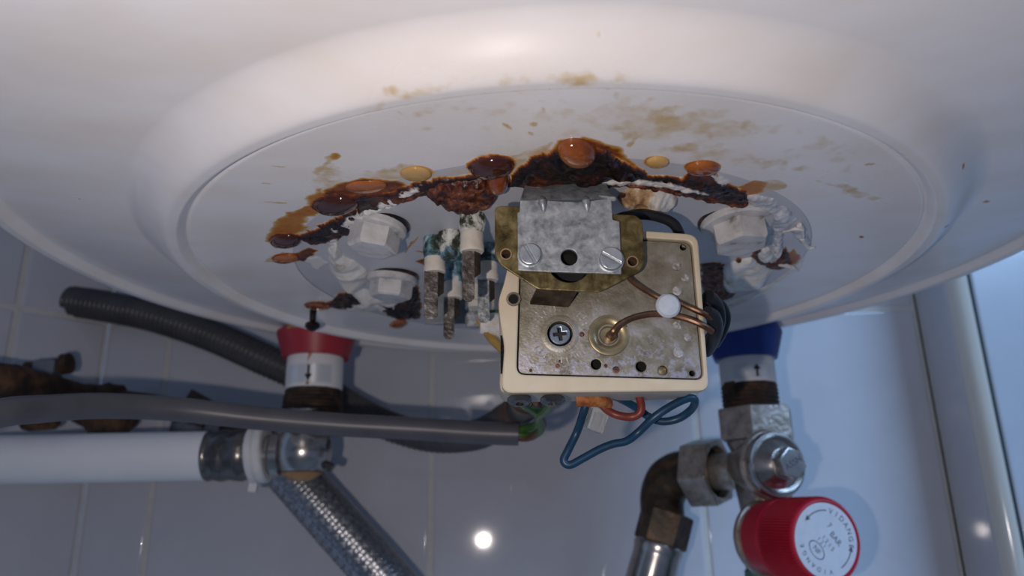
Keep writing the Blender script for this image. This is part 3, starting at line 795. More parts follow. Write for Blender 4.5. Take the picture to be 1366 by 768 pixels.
# raised gold cup round the capillary entry and the dimple round the adjuster
q = fp(812, 447); obj('capillary_cup', G().lathe([(28*MMPX, -.1), (27*MMPX, .5), (22*MMPX, .7), (15*MMPX, .2), (11*MMPX, -.7), (.2, -.8)], 36, MT @ Matrix.Translation((*q, 0)), cap=(False, False)), M['gold'], thermo)
q = fp(815, 448); obj('capillary_nipple', G().lathe([(7*MMPX, -.6), (6.5*MMPX, 1.4), (4.5*MMPX, 2.6), (.2, 2.7)], 18, MT @ Matrix.Translation((*q, 0))).rough(.15, 1), M['copper'], thermo)
q = fp(747, 445); dimple = obj('adjuster_dimple', G().lathe([(26*MMPX, .05), (23*MMPX, .28), (19*MMPX, .26), (17*MMPX, -.3), (16.6*MMPX, -2.5)], 36, MT @ Matrix.Translation((*q, 0)), cap=(False, False)), M['plate'], thermo)
cross = []
rs = 14*MMPX; a_, b_ = .62*rs, .15*rs
cr = [(a_, b_), (b_, b_), (b_, a_), (-b_, a_), (-b_, b_), (-a_, b_), (-a_, -b_), (-b_, -b_), (-b_, -a_), (b_, -a_), (b_, -b_), (a_, -b_)]
Rz = Matrix.Rotation(.12, 4, 'Z')
sc = obj('adjustment_screw', G().mesh(plate_mesh(ring(0, 0, rs, 30), [cr], 1.4, .25), MT @ Matrix.Translation((*q, -1.0)) @ Rz), M['dark_screw'], thermo)
obj('screw_core', G().lathe([(rs*.98, -2.6), (rs*.98, -1.9), (.1, -1.85)], 24, MT @ Matrix.Translation((*q, 0))), M['ink'], sc)
# stamped temperature ticks and figures round the adjuster
g = G()
for k in range(26):
    an = math.radians(100 + k*12.2)
    if 60 < math.degrees(an) % 360 < 98: continue
    r0, r1 = 31*MMPX, (39 if k % 3 else 43)*MMPX
    Mx = MT @ Matrix.Translation((q[0], q[1], .1)) @ Matrix.Rotation(an, 4, 'Z')
    if (q[0] + r1*math.cos(an)) > fp(788, 445)[0] and -.6 < math.sin(an) < .55: continue
    g.box(r0, r1, -.17, .17, -.1, .13, M=Mx)
obj('scale_marks', g, M['blotch'], thermo)['kind'] = 'stuff'
# worn stamped marks along the right side and corrosion on the lower edge
for x, y, r in ((903, 355, 7), (914, 371, 6), (903, 388, 7), (904, 433, 7), (917, 450, 6), (905, 470, 8), (868, 458, 2), (889, 462, 2)):
    q2 = fp(x, y); obj('stamped_mark', G().lathe([(r*MMPX, -.1), (r*.9*MMPX, .25), (r*.45*MMPX, .42), (.05, .3)], 12, MT @ Matrix.Translation((*q2, .05))).rough(.14, .9, x), M['blotch'], thermo)
for x, y, r in ((822, 493, 5.5), (808, 488, 3), (744, 488, 3.4), (708, 494, 2.6), (776, 446, 4.0), (747, 482, 2.6)):
    q2 = fp(x, y); obj('rust_spot', G().lathe([(r*MMPX, -.1), (r*.8*MMPX, .12), (.05, .2)], 12, MT @ Matrix.Translation((*q2, .08))).rough(.08, .8, x), M['crust'], thermo)
# eyelet at the left lug
q = fp(685, 400); obj('lug_eyelet', G().lathe([(10*MMPX, .9), (9.4*MMPX, 1.35), (7*MMPX, 1.35), (6*MMPX, 1.1), (5.4*MMPX, -.6)], 24, MT @ Matrix.Translation((*q, 0)), cap=(False, False)), M['plate'], thermo)
obj('eyelet_hole', G().lathe([(6*MMPX, .9), (6*MMPX, 1.12), (.05, 1.10)], 18, MT @ Matrix.Translation((*q, 0))), M['hole'], thermo)
# capillary tubes and their nylon clip
t1 = [f3(826, 352, 5.0), f3(842, 374, 3.0), f3(866, 390, 1.6), f3(884, 399, 1.4), f3(900, 401, 1.6), f3(920, 410, 1.6), f3(938, 418, 2.0), f3(950, 424, .5)]
t2 = [f3(815, 447, 1.8), f3(817, 443, 4.2), f3(826, 433, 4.2), f3(844, 424, 2.6), f3(868, 419, 1.6), f3(892, 420, 1.4), f3(916, 425, 1.6), f3(938, 434, 2.0), f3(950, 442, .5)]
obj('capillary_tube', G().tube(t1, .78, 10, 6), M['copper'], thermo)
obj('capillary_tube', G().tube(t2, .85, 10, 6), M['copper'], thermo)
q = fp(891, 408, 2)
obj('tube_clip', G().lathe([(2.9, .1), (3.15, 1.0), (3.15, 2.4), (2.6, 3.1), (1.4, 3.35), (.1, 3.4)], 24, MT @ Matrix.Translation((*q, 0))).rough(.1, 2.2, 4), M['rivet'], thermo)
# terminal screws on the underside
for x in (693, 737):
    b = np.array(f3(x, 527, -5))
    Mx = frame(tuple(b + np.array([0, 0, -.1])), (0, -.25, -1))
    o = obj('terminal_screw', G().lathe([(2.2, -.5), (2.2, .6), (3.1, .8), (3.2, 1.4), (2.3, 2.2), (1.1, 2.3), (1.0, 1.6), (.1, 1.6)], 20, Mx).rough(.25, 1.2, x), M['steel_dark'], thermo)
# black sleeve where the capillaries pass round the box
obj('capillary_sleeve', G().tube([f3(943, 415, 1.5), f3(952, 424, -1), f3(954, 440, -4), f3(950, 456, -9), f3(942, 470, -14)], [1.5, 2.0, 2.1, 1.8, 1.5], 12, 5), M['black'], thermo)

# ------------------------------------------------------------------ bracket in front of the thermostat
W1, W2 = 6.0, 7.6
bp0 = f3(759, 300, W1)
brk = thing('thermostat_bracket', bp0, 'bent zinc bracket screwed over an olive brass plate above the thermostat face', 'bracket')
bo = fpp([(660, 278), (668, 275), (690, 276), (828, 287), (848, 288), (857, 297), (858, 353), (853, 363), (800, 390), (771, 389), (717, 386), (668, 354), (660, 340)], W1)
bh = [ring(*fp(675, 340, W1), 6.2*MMPX, 16), ring(*fp(843, 350, W1), 6.2*MMPX, 16), ring(*fp(759, 350, W1), 28*MMPX, 30)]
bp = obj('brass_plate', G().mesh(plate_mesh(fillet(bo, .8, 2), bh, 1.2, .2), MT @ Matrix.Translation((0, 0, W1))), M['brass'], brk)
for x, y in ((675, 340), (843, 350)):
    q = fp(x, y, W1); r = 6.2*MMPX
    obj('threaded_hole', G().lathe([(r + .5, .62), (r + .35, .85), (r, .85), (r*.95, .2), (r*.8, -2.5)], 20, MT @ Matrix.Translation((*q, W1)), cap=(False, False)), M['brass_hole'], bp)
    obj('hole_bottom', G().lathe([(r*.85, -2.3), (.05, -2.2)], 14, MT @ Matrix.Translation((*q, W1)), cap=(False, False)), M['hole'], bp)
q = fp(759, 350, W1)
obj('socket', G().lathe([(29*MMPX, -.4), (27*MMPX, -2.4), (24*MMPX, -4.6), (.1, -4.8)], 32, MT @ Matrix.Translation((*q, W1)), cap=(False, False)), M['black'], bp)
# tab folded back towards the face
ta = [fp(718, 386, W1), fp(771, 389, W1), fp(758, 410, .6), fp(707, 406, .6)]
g = G()
v = [(ta[0][0], ta[0][1] + .3, W1 + .5), (ta[1][0], ta[1][1] + .3, W1 + .5), (ta[2][0], ta[2][1], .8), (ta[3][0], ta[3][1], .8)]
vb = [(x, y + .9, z - .8) for x, y, z in v]
g.add(v + vb, [(0, 1, 2, 3), (7, 6, 5, 4), (0, 4, 5, 1), (1, 5, 6, 2), (2, 6, 7, 3), (3, 7, 4, 0)], MT)
obj('folded_tab', g, M['brown_steel'], bp)
# zinc sheet: face and the strap that climbs to the flange
zo = fpp([(693, 284), (694, 268), (720, 267.5), (742, 269), (768, 270.5), (790, 268.5), (815, 265), (817, 294), (826, 296), (829, 366), (760, 364), (691, 361), (690, 284)], W2)
zh = [ring(*fp(759, 344, W2), 11.2*MMPX, 24)]
zp = obj('zinc_plate', G().mesh(plate_mesh(fillet(zo, .25, 2), zh, 1.1, .15), MT @ Matrix.Translation((0, 0, W2))), M['zinc'], brk)
q = fp(759, 344, W2)
obj('bore', G().lathe([(11.4*MMPX, -.5), (10.8*MMPX, -3.6), (.1, -3.7)], 22, MT @ Matrix.Translation((*q, W2)), cap=(False, False)), M['hole'], zp)
obj('bore_edge', G().lathe([(11.3*MMPX, -.4), (11.2*MMPX, .56), (12.4*MMPX, .60), (12.8*MMPX, .5)], 26, MT @ Matrix.Translation((*q, W2)), cap=(False, False)), M['zinc_screw'], zp)
s0_, s1_ = np.array(f3(694, 268, W2 + .5)), np.array(f3(817, 265.5, W2 + .5))
e0, e1 = onz(702, 243, ZP + .2), onz(806, 241, ZP + .2)
g = G(); th_ = np.array([0, .9, .5])
n = 10
vs = []
for i in range(n + 1):
    t = i/n; m_ = t*t*(3 - 2*t)*.25 + t*.75
    a, b = s0_*(1 - m_) + e0*m_, s1_*(1 - m_) + e1*m_
    bow = np.array([0, -.8*math.sin(math.pi*t)*.6, 0])
    vs += [a + bow, b + bow, b + bow + th_, a + bow + th_]
fs = [(0, 1, 2, 3), tuple(4*n + k for k in (3, 2, 1, 0))]
for i in range(n):
    for k in range(4): l = (k + 1) % 4; fs.append((4*i + k, 4*i + l, 4*i + 4 + l, 4*i + 4 + k))
g.add(vs, fs)
obj('zinc_strap', g, M['zinc'], brk)
# two pressed stiffening ribs across the bend
for x in (724, 782):
    a, b, c_ = np.array(f3(x - 1, 264, W2 - .6)), np.array(f3(x, 270, W2 + .55)), np.array(f3(x + 1.5, 285, W2 + .2))
    obj('pressed_rib', G().tube([a + np.array([0, 1.4, .8]), b, c_], [.5, 1.25, .2], 12, 6), M['zinc'], zp)
obj('side_lip', G().tube([f3(800, 262, W2 - .8), f3(818, 265, W2 + .6), f3(820, 264, W2 + .2)], [.5, .75, .4], 8, 4), M['zinc'], zp)


def slotted(x, y, r, ang):
    q = fp(x, y, W2 + 1)
    Mx = MT @ Matrix.Translation((*q, W2 + .5)) @ Matrix.Rotation(ang, 4, 'Z')
    g = G(); gap = r*.11
    for s in (1, -1):
        half = [(r*.97*math.cos(a), s*max(gap, r*.97*math.sin(a))) for a in np.linspace(math.asin(gap/r), math.pi - math.asin(gap/r), 18)]
        g.prism(half, .9, 1.75, bev=.3, M=Mx, both=False)
    g.lathe([(r*1.0, -.2), (r, .8), (r*.94, 1.0), (.05, 1.0)], 30, Mx)
    o = obj('slotted_screw', g, M['zinc_screw'], brk)
    obj('lock_washer', G().lathe([(r*1.13, -.2), (r*1.13, .35), (r*1.0, .5)], 28, Mx, cap=(False, False)), M['zinc'], o)


slotted(707, 340, 14.6*MMPX, math.radians(118)); slotted(815, 346, 15.4*MMPX, math.radians(-32))

# ------------------------------------------------------------------ heating element terminals
def terminal(base, yc0, yc1, yb, cx0, cx1, bx0, bx1, label, blade='blade', rot=.35, vm='verdigris', cxn=None):
    b = onz(*base, ZP)
    Y = b[1]; mm = np.linalg.norm(ony(cx0 + 1, yc0, Y) - ony(cx0, yc0, Y))
    cxm = (cx0 + cx1)/2
    zc0, zc1, zb = zat(cxm, yc0 + 2, Y - 3), zat(cxm, yc1 - 1, Y - 3), zat((bx0 + bx1)/2, yb, Y - 1)
    X = ony(cxm, (yc0 + yc1)/2, Y)[0]; R = (cx1 - cx0)*mm/2
    t = thing('element_terminal', (X, Y, ZP), label, 'terminal', 'spade terminals of the heating elements')
    T = Matrix.Translation((X, Y, 0))
    g = G().lathe([(R*1.12, ZP + .5), (R*1.16, zc0 + (ZP - zc0)*.45), (R*1.06, zc0 + .8), (R*.95, zc0), (R*.5, zc0 - .2)], 22, T).rough(.4, 1.4, base[0])
    obj('corroded_nut', g, M[vm], t)
    h = zc0 - zc1
    obj('ceramic_insulator', G().lathe([(R*.7, zc0 + .3), (R*.96, zc0), (R, zc0 - .5), (R, zc1 + h*.42), (R*1.05, zc1 + h*.36), (R*1.05, zc1 + .5), (R*.93, zc1), (.1, zc1)], 28, T), M['ceramic'], t)
    bw = (bx1 - bx0)*mm; bx = ony((bx0 + bx1)/2, yb, Y)[0]
    zt = zc1 + .3
    ang = rot
    # flat spade with chamfered tip and a folded edge
    sp = [(-bw/2, 0), (bw/2, 0), (bw/2, zb - zt + bw*.3), (bw*.22, zb - zt), (-bw*.22, zb - zt), (-bw/2, zb - zt + bw*.3)]
    Mx = Matrix.Translation((bx, Y - 1.0, zt)) @ Matrix.Rotation(ang*.5, 4, 'Z') @ Matrix.Rotation(math.pi/2, 4, 'X')
    o = obj('blade', G().prism(sp, -.45, .45, bev=.12, M=Mx), M[blade], t)
    fold = [(0, 0), (2.6, 0), (2.6, (zb - zt)*.42), (0, (zb - zt)*.55)]
    Mf = Matrix.Translation((bx + bw*.45, Y - 1.0, zt)) @ Matrix.Rotation(.9, 4, 'Z') @ Matrix.Rotation(math.pi/2, 4, 'X')
    obj('folded_edge', G().prism(fold, -.35, .35, M=Mf), M['brown_steel'], t)
    return t


terminal((630, 287), 304, 333, 402, 614, 645, 617, 633, 'white collared spade terminal nearest the rust crust, with a dark flat blade', vm='verdigris_white')
terminal((580, 318), 338, 361, 426, 566, 594, 566, 584, 'spade terminal with bright blue corrosion, farthest from the thermostat')
terminal((651, 328), 345, 372, 430, 637, 664, 638, 653, 'spade terminal with a pale pitted blade beside the brass plate', blade='blade_pale')
terminal((605, 350), 371, 396, 452, 592, 617, 592, 606, 'lowest hanging spade terminal with a teal ring above its collar')
c = onz(603, 312, ZP)
t = thing('element_gland', tuple(c), 'whitened and green corroded stub between the blue and the dark bladed terminals', 'gland')
obj('gland_nut', G().lathe([(4.4, .5), (4.5, -2), (4.0, -3.2), (3.4, -6.0), (2.6, -7.2), (.2, -7.4)], 20, Matrix.Translation(tuple(c))).rough(.6, 1.6, 8), M['verdigris_white'], t)
obj('gland_skirt', G().lathe([(3.3, -4.8), (3.5, -7.6), (3.0, -8.4), (.2, -8.4)], 18, Matrix.Translation(tuple(c))).rough(.5, 1.2, 5), M['verdigris'], t)
# terminals at the back of the element, mostly hidden
c = onz(634, 388, ZP - 2)
t = thing('rear_insulator', tuple(c), 'pale ceramic insulator behind the hanging blades', 'insulator')
obj('ceramic_body', G().lathe([(3.2, 2), (3.4, 0), (3.4, -4), (3.9, -4.6), (3.9, -7), (.2, -7.2)], 22, Matrix.Translation(tuple(c))), M['ceramic'], t)
obj('earth_lug', G().box(-3.2, 3.2, -.5, .5, -14, -7, .2, Matrix.Translation(tuple(c))), M['blade_pale'], t)
c = onz(667, 388, ZP - 2)
t = thing('rear_insulator', tuple(c), 'small grey white insulator in the gap left of the thermostat lug', 'insulator')
obj('ceramic_body', G().lathe([(3.0, 2), (3.0, -4), (3.4, -4.6), (3.4, -8), (.2, -8.2)], 20, Matrix.Translation(tuple(c))), M['ceramic'], t)
a = onz(567, 384, ZP); b = onz(626, 380, ZP)
t = thing('earth_plate', tuple((a + b)/2), 'dull grey sheet bracket hanging behind the spade terminals', 'bracket')
obj('sheet', G().box(a[0], b[0], a[1] + 1, a[1] + 2.2, ZP - 14, ZP - .2, .3), M['clamp'], t)
obj('sheet_foot', G().box(a[0], b[0], a[1] - 4, a[1] + 2.2, ZP - 1.3, ZP - .1, .3), M['clamp'], t)
# short wires behind the box
Yw = 250
t = tag(obj('green_wire', G().tube([ony(646, 420, Yw), ony(665, 419, Yw), ony(690, 418, Yw - 8)], 1.7, 10, 5), M['wire_green']), 'short green wire crossing the gap left of the thermostat', 'wire')
t = thing('wire_connector', tuple(ony(672, 436, Yw - 2)), 'dirty white wire sleeve left of the thermostat side', 'connector')
obj('sleeve', G().tube([ony(640, 432, Yw), ony(660, 433, Yw), ony(690, 438, Yw - 4)], [3.2, 4.4, 4.6], 14, 4).rough(.2, 3), M['sealant'], t)
t = tag(obj('ochre_wire', G().tube([ony(640, 424, Yw), ony(648, 440, Yw), ony(660, 456, Yw - 2), ony(676, 470, Yw - 6)], 1.5, 10, 5), M['wire_yellow']), 'ochre yellow wire slanting down behind the thermostat', 'wire')

# ------------------------------------------------------------------ black cables round the thermostat
tag(obj('rubber_gasket', G().tube([f3(812, 300, -8), f3(830, 290, -8), f3(858, 286, -8), f3(884, 291, -9), f3(900, 300, -10), f3(908, 316, -12)], 1.5, 12, 6), M['black']), 'black rubber lead curving over the top edge of the thermostat', 'cable')
c1 = [f3(944, 395, -6), f3(952, 402, -8), f3(958, 414, -10), f3(958, 432, -11), f3(950, 450, -12), f3(938, 462, -13)]
tag(obj('black_lead', G().tube(c1, 1.9, 12, 6), M['black']), 'black lead looping out beside the right edge of the thermostat', 'cable')
c2 = [f3(940, 408, -9), f3(950, 402, -12), f3(962, 408, -14), f3(968, 424, -15), f3(962, 444, -16), f3(952, 460, -16)]
tag(obj('black_lead', G().tube(c2, 1.5, 12, 6), M['black']), 'outer thinner black lead curling above the blue collar', 'cable')

# ------------------------------------------------------------------ hot and cold connections
YP = 375.0


def hexring(g, r, z0, z1, T, rot=0, bev=.8):
    g.prism([(r*math.cos(a + rot), r*math.sin(a + rot)) for a in np.arange(6)*math.pi/3], z0, z1, bev=bev, M=T)


def arrow(up, X, Yf, z, h, w):
    s = 1 if up else -1
    a = [(-w*.14, -h/2*s), (w*.14, -h/2*s), (w*.14, h*.08*s), (w/2, h*.08*s), (0, h/2*s), (-w/2, h*.08*s), (-w*.14, h*.08*s)]
    return G().prism(a, -.12, .12, M=Matrix.Translation((X, Yf, z)) @ Matrix.Rotation(math.pi/2, 4, 'X'))


def nipple(px, ys, rs_, col, label, up):
    X = ony(px, ys[2], YP)[0]; T = Matrix.Translation((X, YP, 0))
    zt, z1, z2, z3 = [zat(px, y, YP - 14) for y in ys]
    base = 96.0
    t = thing('pipe_nipple', (X, YP, base), label, 'pipe fitting', 'water connections under the heater')
    obj('collar', G().lathe([(rs_[0] - 2.0, base), (rs_[0], zt + .5), (rs_[0], zt - .5), (rs_[1], z1), (rs_[1] - .9, z1 - .3), (rs_[2] - .5, z1)], 48, T, cap=(True, True)), M[col], t)
    obj('sleeve', G().lathe([(rs_[2], z1 + 3), (rs_[2], z2 + .4), (rs_[2] - .5, z2), (rs_[2] - 2, z2)], 48, T), M['sleeve'], t)
    lz0, lz1 = z1 - (z1 - z2)*.33, z1 - (z1 - z2)*.88
    lab = obj('foil_label', G().lathe([(rs_[2] - .1, lz1), (rs_[2] + .15, lz1), (rs_[2] + .15, lz0), (rs_[2] - .1, lz0)], 24, T, cap=(False, False), arc=(math.radians(225), math.radians(318))), M['foil'], t)
    obj('arrow', arrow(up, X + .5, YP - rs_[2] - .42, (lz0 + lz1)/2, (lz0 - lz1)*.86, 3.6), M['ink'], lab)
    # threaded, dirt-caked end
    pr = []
    nT = 14
    for k in range(nT + 1):
        z = z2 - (z2 - z3 + 2)*k/nT; pr.append((rs_[2]*(.97 + .04*(k % 2)) + (rs_[3] - rs_[2])*(k/nT), z))
    obj('thread', G().lathe(pr, 48, T).rough(.3, 3, px), M['hemp'], t)
    return X, z3, t


XH, zH, tH = nipple(419, (437, 470, 514, 545), (19.6, 16.2, 13.8, 15.2), 'red', 'hot water outlet stub with a red collar and a down arrow', False)
XC, zC, tC = nipple(998, (438, 472, 507, 541), (18.8, 15.2, 13.4, 13.6), 'blue', 'cold water inlet stub with a blue collar and an up arrow', True)
# rust runs over the hot sleeve and collar
obj('rust_run', G().tube([(XH + .8, YP - 12.9, zat(419, 470, YP - 14)), (XH - .2, YP - 13.0, zat(419, 482, YP - 14)), (XH + .6, YP - 13.0, zat(419, 490, YP - 14)), (XH + .2, YP - 12.9, zat(419, 512, YP - 14))], [1.3, .8, .9, 1.2], 8, 4), M['rust_run'], tH)
obj('rust_run', G().lathe([(17.9, zat(419, 437, YP - 14) + .9), (19.8, zat(419, 437, YP - 14) + .5), (19.75, zat(419, 437, YP - 14) - 1.0)], 30, Matrix.Translation((XH, YP, 0)), cap=(False, False), arc=(math.radians(238), math.radians(345))).rough(.3, 3), M['rust_run'], tH)
obj('rust_run', G().lathe([(13.5, zC + 4), (13.75, zC + 8), (13.6, zC + 12), (13.4, zC + 13)], 14, Matrix.Translation((XC, YP, 0)), cap=(False, False), arc=(math.radians(195), math.radians(225))).rough(.2, 2), M['hemp'], tC)

# chrome ball elbow under the hot outlet
zb_ = zat(408, 602, YP)
t = thing('elbow_fitting', (XH - 2, YP, zb_), 'chrome ball shaped elbow under the red collared outlet', 'pipe fitting')
TE = Matrix.Translation((XH - 1, YP, 0))
obj('union_ring', G().lathe([(13.6, zH + 1.5), (15.0, zH), (15.0, zH - 3), (13.4, zH - 4), (13.0, zb_ + 9)], 40, TE), M['chrome'], t)
g = G(); hexring(g, 15.0, zb_ + 7.5, zb_ + 15, TE, .26)
obj('hex_neck', g, M['nickel'], t)
obj('ball', G().lathe([(9, 11.6), (11.4, 8.6), (13.2, 4.5), (13.8, 0), (13.2, -4.2), (11.2, -8.2), (7.8, -11.4), (3.6, -13.4), (.1, -13.9)], 48, Matrix.Translation((XH - 3.5, YP, zb_))), M['chrome'], t)
obj('rust_stain', G().lathe([(9.8, -10.1), (7.9, -11.7), (3.6, -13.7), (.1, -14.2)], 30, Matrix.Translation((XH - 3.5, YP, zb_))).rough(.12, 3), M['rust_run'], t)
obj('drain_plug', G().lathe([(2.2, -3), (2.2, 2.5), (1.8, 3.0), (.1, 3.1)], 14, frame((XH + 9, YP - 2, zb_ - 7), (1, -.15, -.5))), M['steel_dark'], t)
zn = zat(370, 606, YP)
AX = frame((ony(392, 606, YP)[0], YP, zn), (-1, 0, 0), (0, 0, 1))
xl = lambda px: ony(392, 606, YP)[0] - ony(px, 606, YP)[0]
obj('side_neck', G().lathe([(8.6, -4), (8.6, xl(378)), (10.6, xl(376)), (10.8, xl(366)), (9.2, xl(362)), (9.2, xl(350))], 36, AX), M['chrome'], t)

t = thing('water_pipe', (ony(140, 606, YP)[0], YP, zn), 'white plastic water pipe running level to the chrome elbow', 'pipe')
obj('pipe_body', G().lathe([(10.3, xl(285)), (11.7, xl(278)), (11.7, xl(-260)), (10.0, xl(-260))], 44, AX), M['white_pipe'], t)
cs = [(10.4, xl(277) + .5), (11.9, xl(278)), (12.2, xl(281)), (11.6, xl(284)), (11.8, xl(290)), (12.4, xl(297)), (12.0, xl(303)), (11.6, xl(308)), (12.3, xl(320)), (12.4, xl(326)), (11.6, xl(331)), (10.4, xl(338))]
obj('crimp_sleeve', G().lathe(cs[::-1], 44, AX), M['steel_dark'], t)['label'] = 'dark polished steel crimp sleeve'
AR = frame((ony(346, 608, YP)[0], YP, zn), (-1, 0, -.10), (0, 0, 1))
o = obj('collar_ring', G().lathe([(10.2, -3.8), (12.6, -4.0), (13.6, -3.2), (13.6, -.4), (12.9, .2), (13.6, .8), (13.4, 3.4), (12.2, 4.2), (10.2, 4.0)], 40, AR), M['white_ring'], t)
o['label'] = 'white plastic stop ring'
obj('ring_nib', G().box(-2.0, 2.0, -2, 2, -17.5, -12, .6, Matrix.Translation((ony(343, 640, YP)[0], YP, zn)) @ Matrix.Rotation(.1, 4, 'Y')), M['white_ring'], o)

# braided hose hanging behind the elbow
YH = 414
hp = [ony(372, 612, YH), ony(410, 655, YH), ony(455, 706, YH), ony(500, 756, YH), ony(560, 826, YH), ony(640, 930, YH)]
t = thing('flexible_hose', tuple(hp[0]), 'braided steel hose slanting down behind the chrome elbow', 'hose')
obj('rubber_core', G().tube(hp, 12.2, 24, 8), M['braid_dark'], t)


def braid_strands(path, R, turns, strands, r):
    P = [Vector(p) for p in path]; Q = []
    for i in range(len(P) - 1):
        for k in range(40): Q.append(P[i].lerp(P[i + 1], k/40))
    Q.append(P[-1])
    L = [0]
    for i in range(1, len(Q)): L.append(L[-1] + (Q[i] - Q[i - 1]).length)
    ax = (Q[-1] - Q[0]).normalized(); a = ax.cross(Vector((0, 1, 0))).normalized(); b = ax.cross(a)
    vs, fs = [], []
    for s in range(strands):
        for sg in (1, -1):
            o = len(vs)
            for i in range(0, len(Q), 1):
                w = 2*math.pi*s/strands + sg*L[i]/turns*2*math.pi
                n = a*math.cos(w) + b*math.sin(w); tn = (a*-math.sin(w) + b*math.cos(w))
                lift = R + .25*math.sin(L[i]/turns*2*math.pi*strands*.5 + (0 if sg > 0 else math.pi))
                side = (tn*math.cos(.6*sg) - ax*math.sin(.6*sg)*sg*sg).normalized()
                side = (ax*math.sin(.9) * -sg + tn*math.cos(.9)).normalized()
                c = Q[i] + n*lift
                vs += [c - side*r, c + n*.28, c + side*r]
            m = (len(vs) - o)//3
            for i in range(m - 1):
                fs += [(o + 3*i, o + 3*i + 1, o + 3*i + 4, o + 3*i + 3), (o + 3*i + 1, o + 3*i + 2, o + 3*i + 5, o + 3*i + 4)]
    return G().add(vs, fs)


o = obj('steel_braid', braid_strands(hp, 12.4, 58, 22, 1.25), M['braid'], t, sharp=0); o['kind'] = 'stuff'

# ------------------------------------------------------------------ safety valve under the cold inlet
ND = Vector((.29, -.955, -.02)).normalized()
t = thing('safety_valve', (XC, YP, zC), 'cast metal safety valve with a red knob under the blue collar', 'valve')
TC = Matrix.Translation((XC + 1.5, YP, 0))
zn0, zn1 = zC + .5, zat(1000, 583, YP - 16)
g = G(); hexring(g, 18.6, zn1, zn0, TC, .12, 1.2); obj('hex_nut', g.rough(.15, 5), M['nickel'], t)
zcap, zkn = zat(1036, 620, 360), zat(1040, 712, 350)
g = G().lathe([(13, zn1 + 2), (14.5, zn1 - 1), (13.0, zn1 - 5), (12.6, zcap + 4), (13.4, zcap - 6), (12.4, zcap - 14), (11.6, zcap - 20), (12.6, zkn + 8), (13.2, zkn - 6), (11.6, zkn - 15), (11, zkn - 22)], 40, TC).rough(.35, 8, 2)
obj('cast_body', g, M['nickel_dark'], t)
g = G().lathe([(11.2, zkn - 15), (12.6, zkn - 16.5), (12.8, zkn - 40), (12.0, zkn - 46), (10, zkn - 46)], 32, TC).rough(.3, 4, 4)
obj('lower_spigot', g, M['green_corr'], t)
# chrome inspection cap with its hexagon
Pc = Vector(ony(1039, 619, 352.0)); Mc = frame(tuple(Pc), ND, (0, 0, 1))
obj('boss', G().lathe([(10, -26), (13.4, -14), (15.6, -8), (16.2, -6), (15.2, -4.5)], 40, Mc).rough(.25, 6, 3), M['nickel'], t)
obj('chrome_cap', G().lathe([(14.2, -6), (14.9, -4.5), (14.9, -1.6), (14.2, -.6), (13.2, -.5), (12.6, -1.4), (12.2, -1.6), (9.0, 2.2), (7.2, 4.2), (6.6, 4.4)], 56, Mc), M['chrome'], t)
hx = [(6.9*math.cos(a), 6.9*math.sin(a)) for a in np.arange(6)*math.pi/3 + .25]
hp_ = obj('hex_plug', G().prism(hx, 3.5, 10.5, bev=.5, M=Mc, both=False), M['chrome'], t)
Mtx = Mc @ Matrix.Translation((0, 0, 10.55)) @ Matrix.Rotation(math.pi/2*3 + .5, 4, 'Z')
obj('stamped_letters', G().mesh(text_mesh('ASSN', 4.1, .06), Mtx), M['ink_grey'], hp_)
# red knob
Pk = Vector(ony(1103, 721, 327.0)); Mk = frame(tuple(Pk), ND, (0, 0, 1))
kp = [(12, -38), (16.0, -37.5), (16.6, -36), (16.9, -33), (16.9, -25), (16.3, -24), (16.3, -23), (17.4, -22), (17.5, -19), (17.5, -6), (17.5, -2.5), (17.2, -1.0), (16.2, -.2), (15.4, -.1), (15.0, -.9), (.1, -.9)]


def knurl(i, j, r): return r - (.7 if (j % 2 and 7 <= i <= 11) else 0)


kn = obj('red_knob', G().lathe(kp, 176, Mk, mod=knurl), M['red_knob'], t, sharp=25)
obj('knob_flange', G().lathe([(10, -46), (14.5, -44), (17.0, -41.5), (17.0, -39.2), (15, -38.4), (12, -38)], 40, Mk).rough(.2, 4, 6), M['nickel'], t)
fc = obj('knob_face', G().lathe([(14.9, -.95), (14.9, -.35), (14.4, -.2), (.1, -.2)], 56, Mk), M['face'], kn)
Mf = Mk @ Matrix.Rotation(-math.pi/2, 4, 'Z')    # local x now points to the right of the picture
if (Mf.to_3x3() @ Vector((1, 0, 0))).x < 0: Mf = Mk @ Matrix.Rotation(math.pi/2, 4, 'Z')


def face_text(g, s, x, y, size, rot): g.mesh(text_mesh(s, size, .03), Mf @ Matrix.Translation((x, y, -.16)) @ Matrix.Rotation(rot, 4, 'Z'))


def arc_text(g, s, r, a0, step, size):
    for k, chh in enumerate(s):
        if chh == ' ': continue
        an = a0 - step*k
        g.mesh(text_mesh(chh, size, .03), Mf @ Matrix.Translation((r*math.cos(an), r*math.sin(an), -.16)) @ Matrix.Rotation(an - math.pi/2, 4, 'Z'))


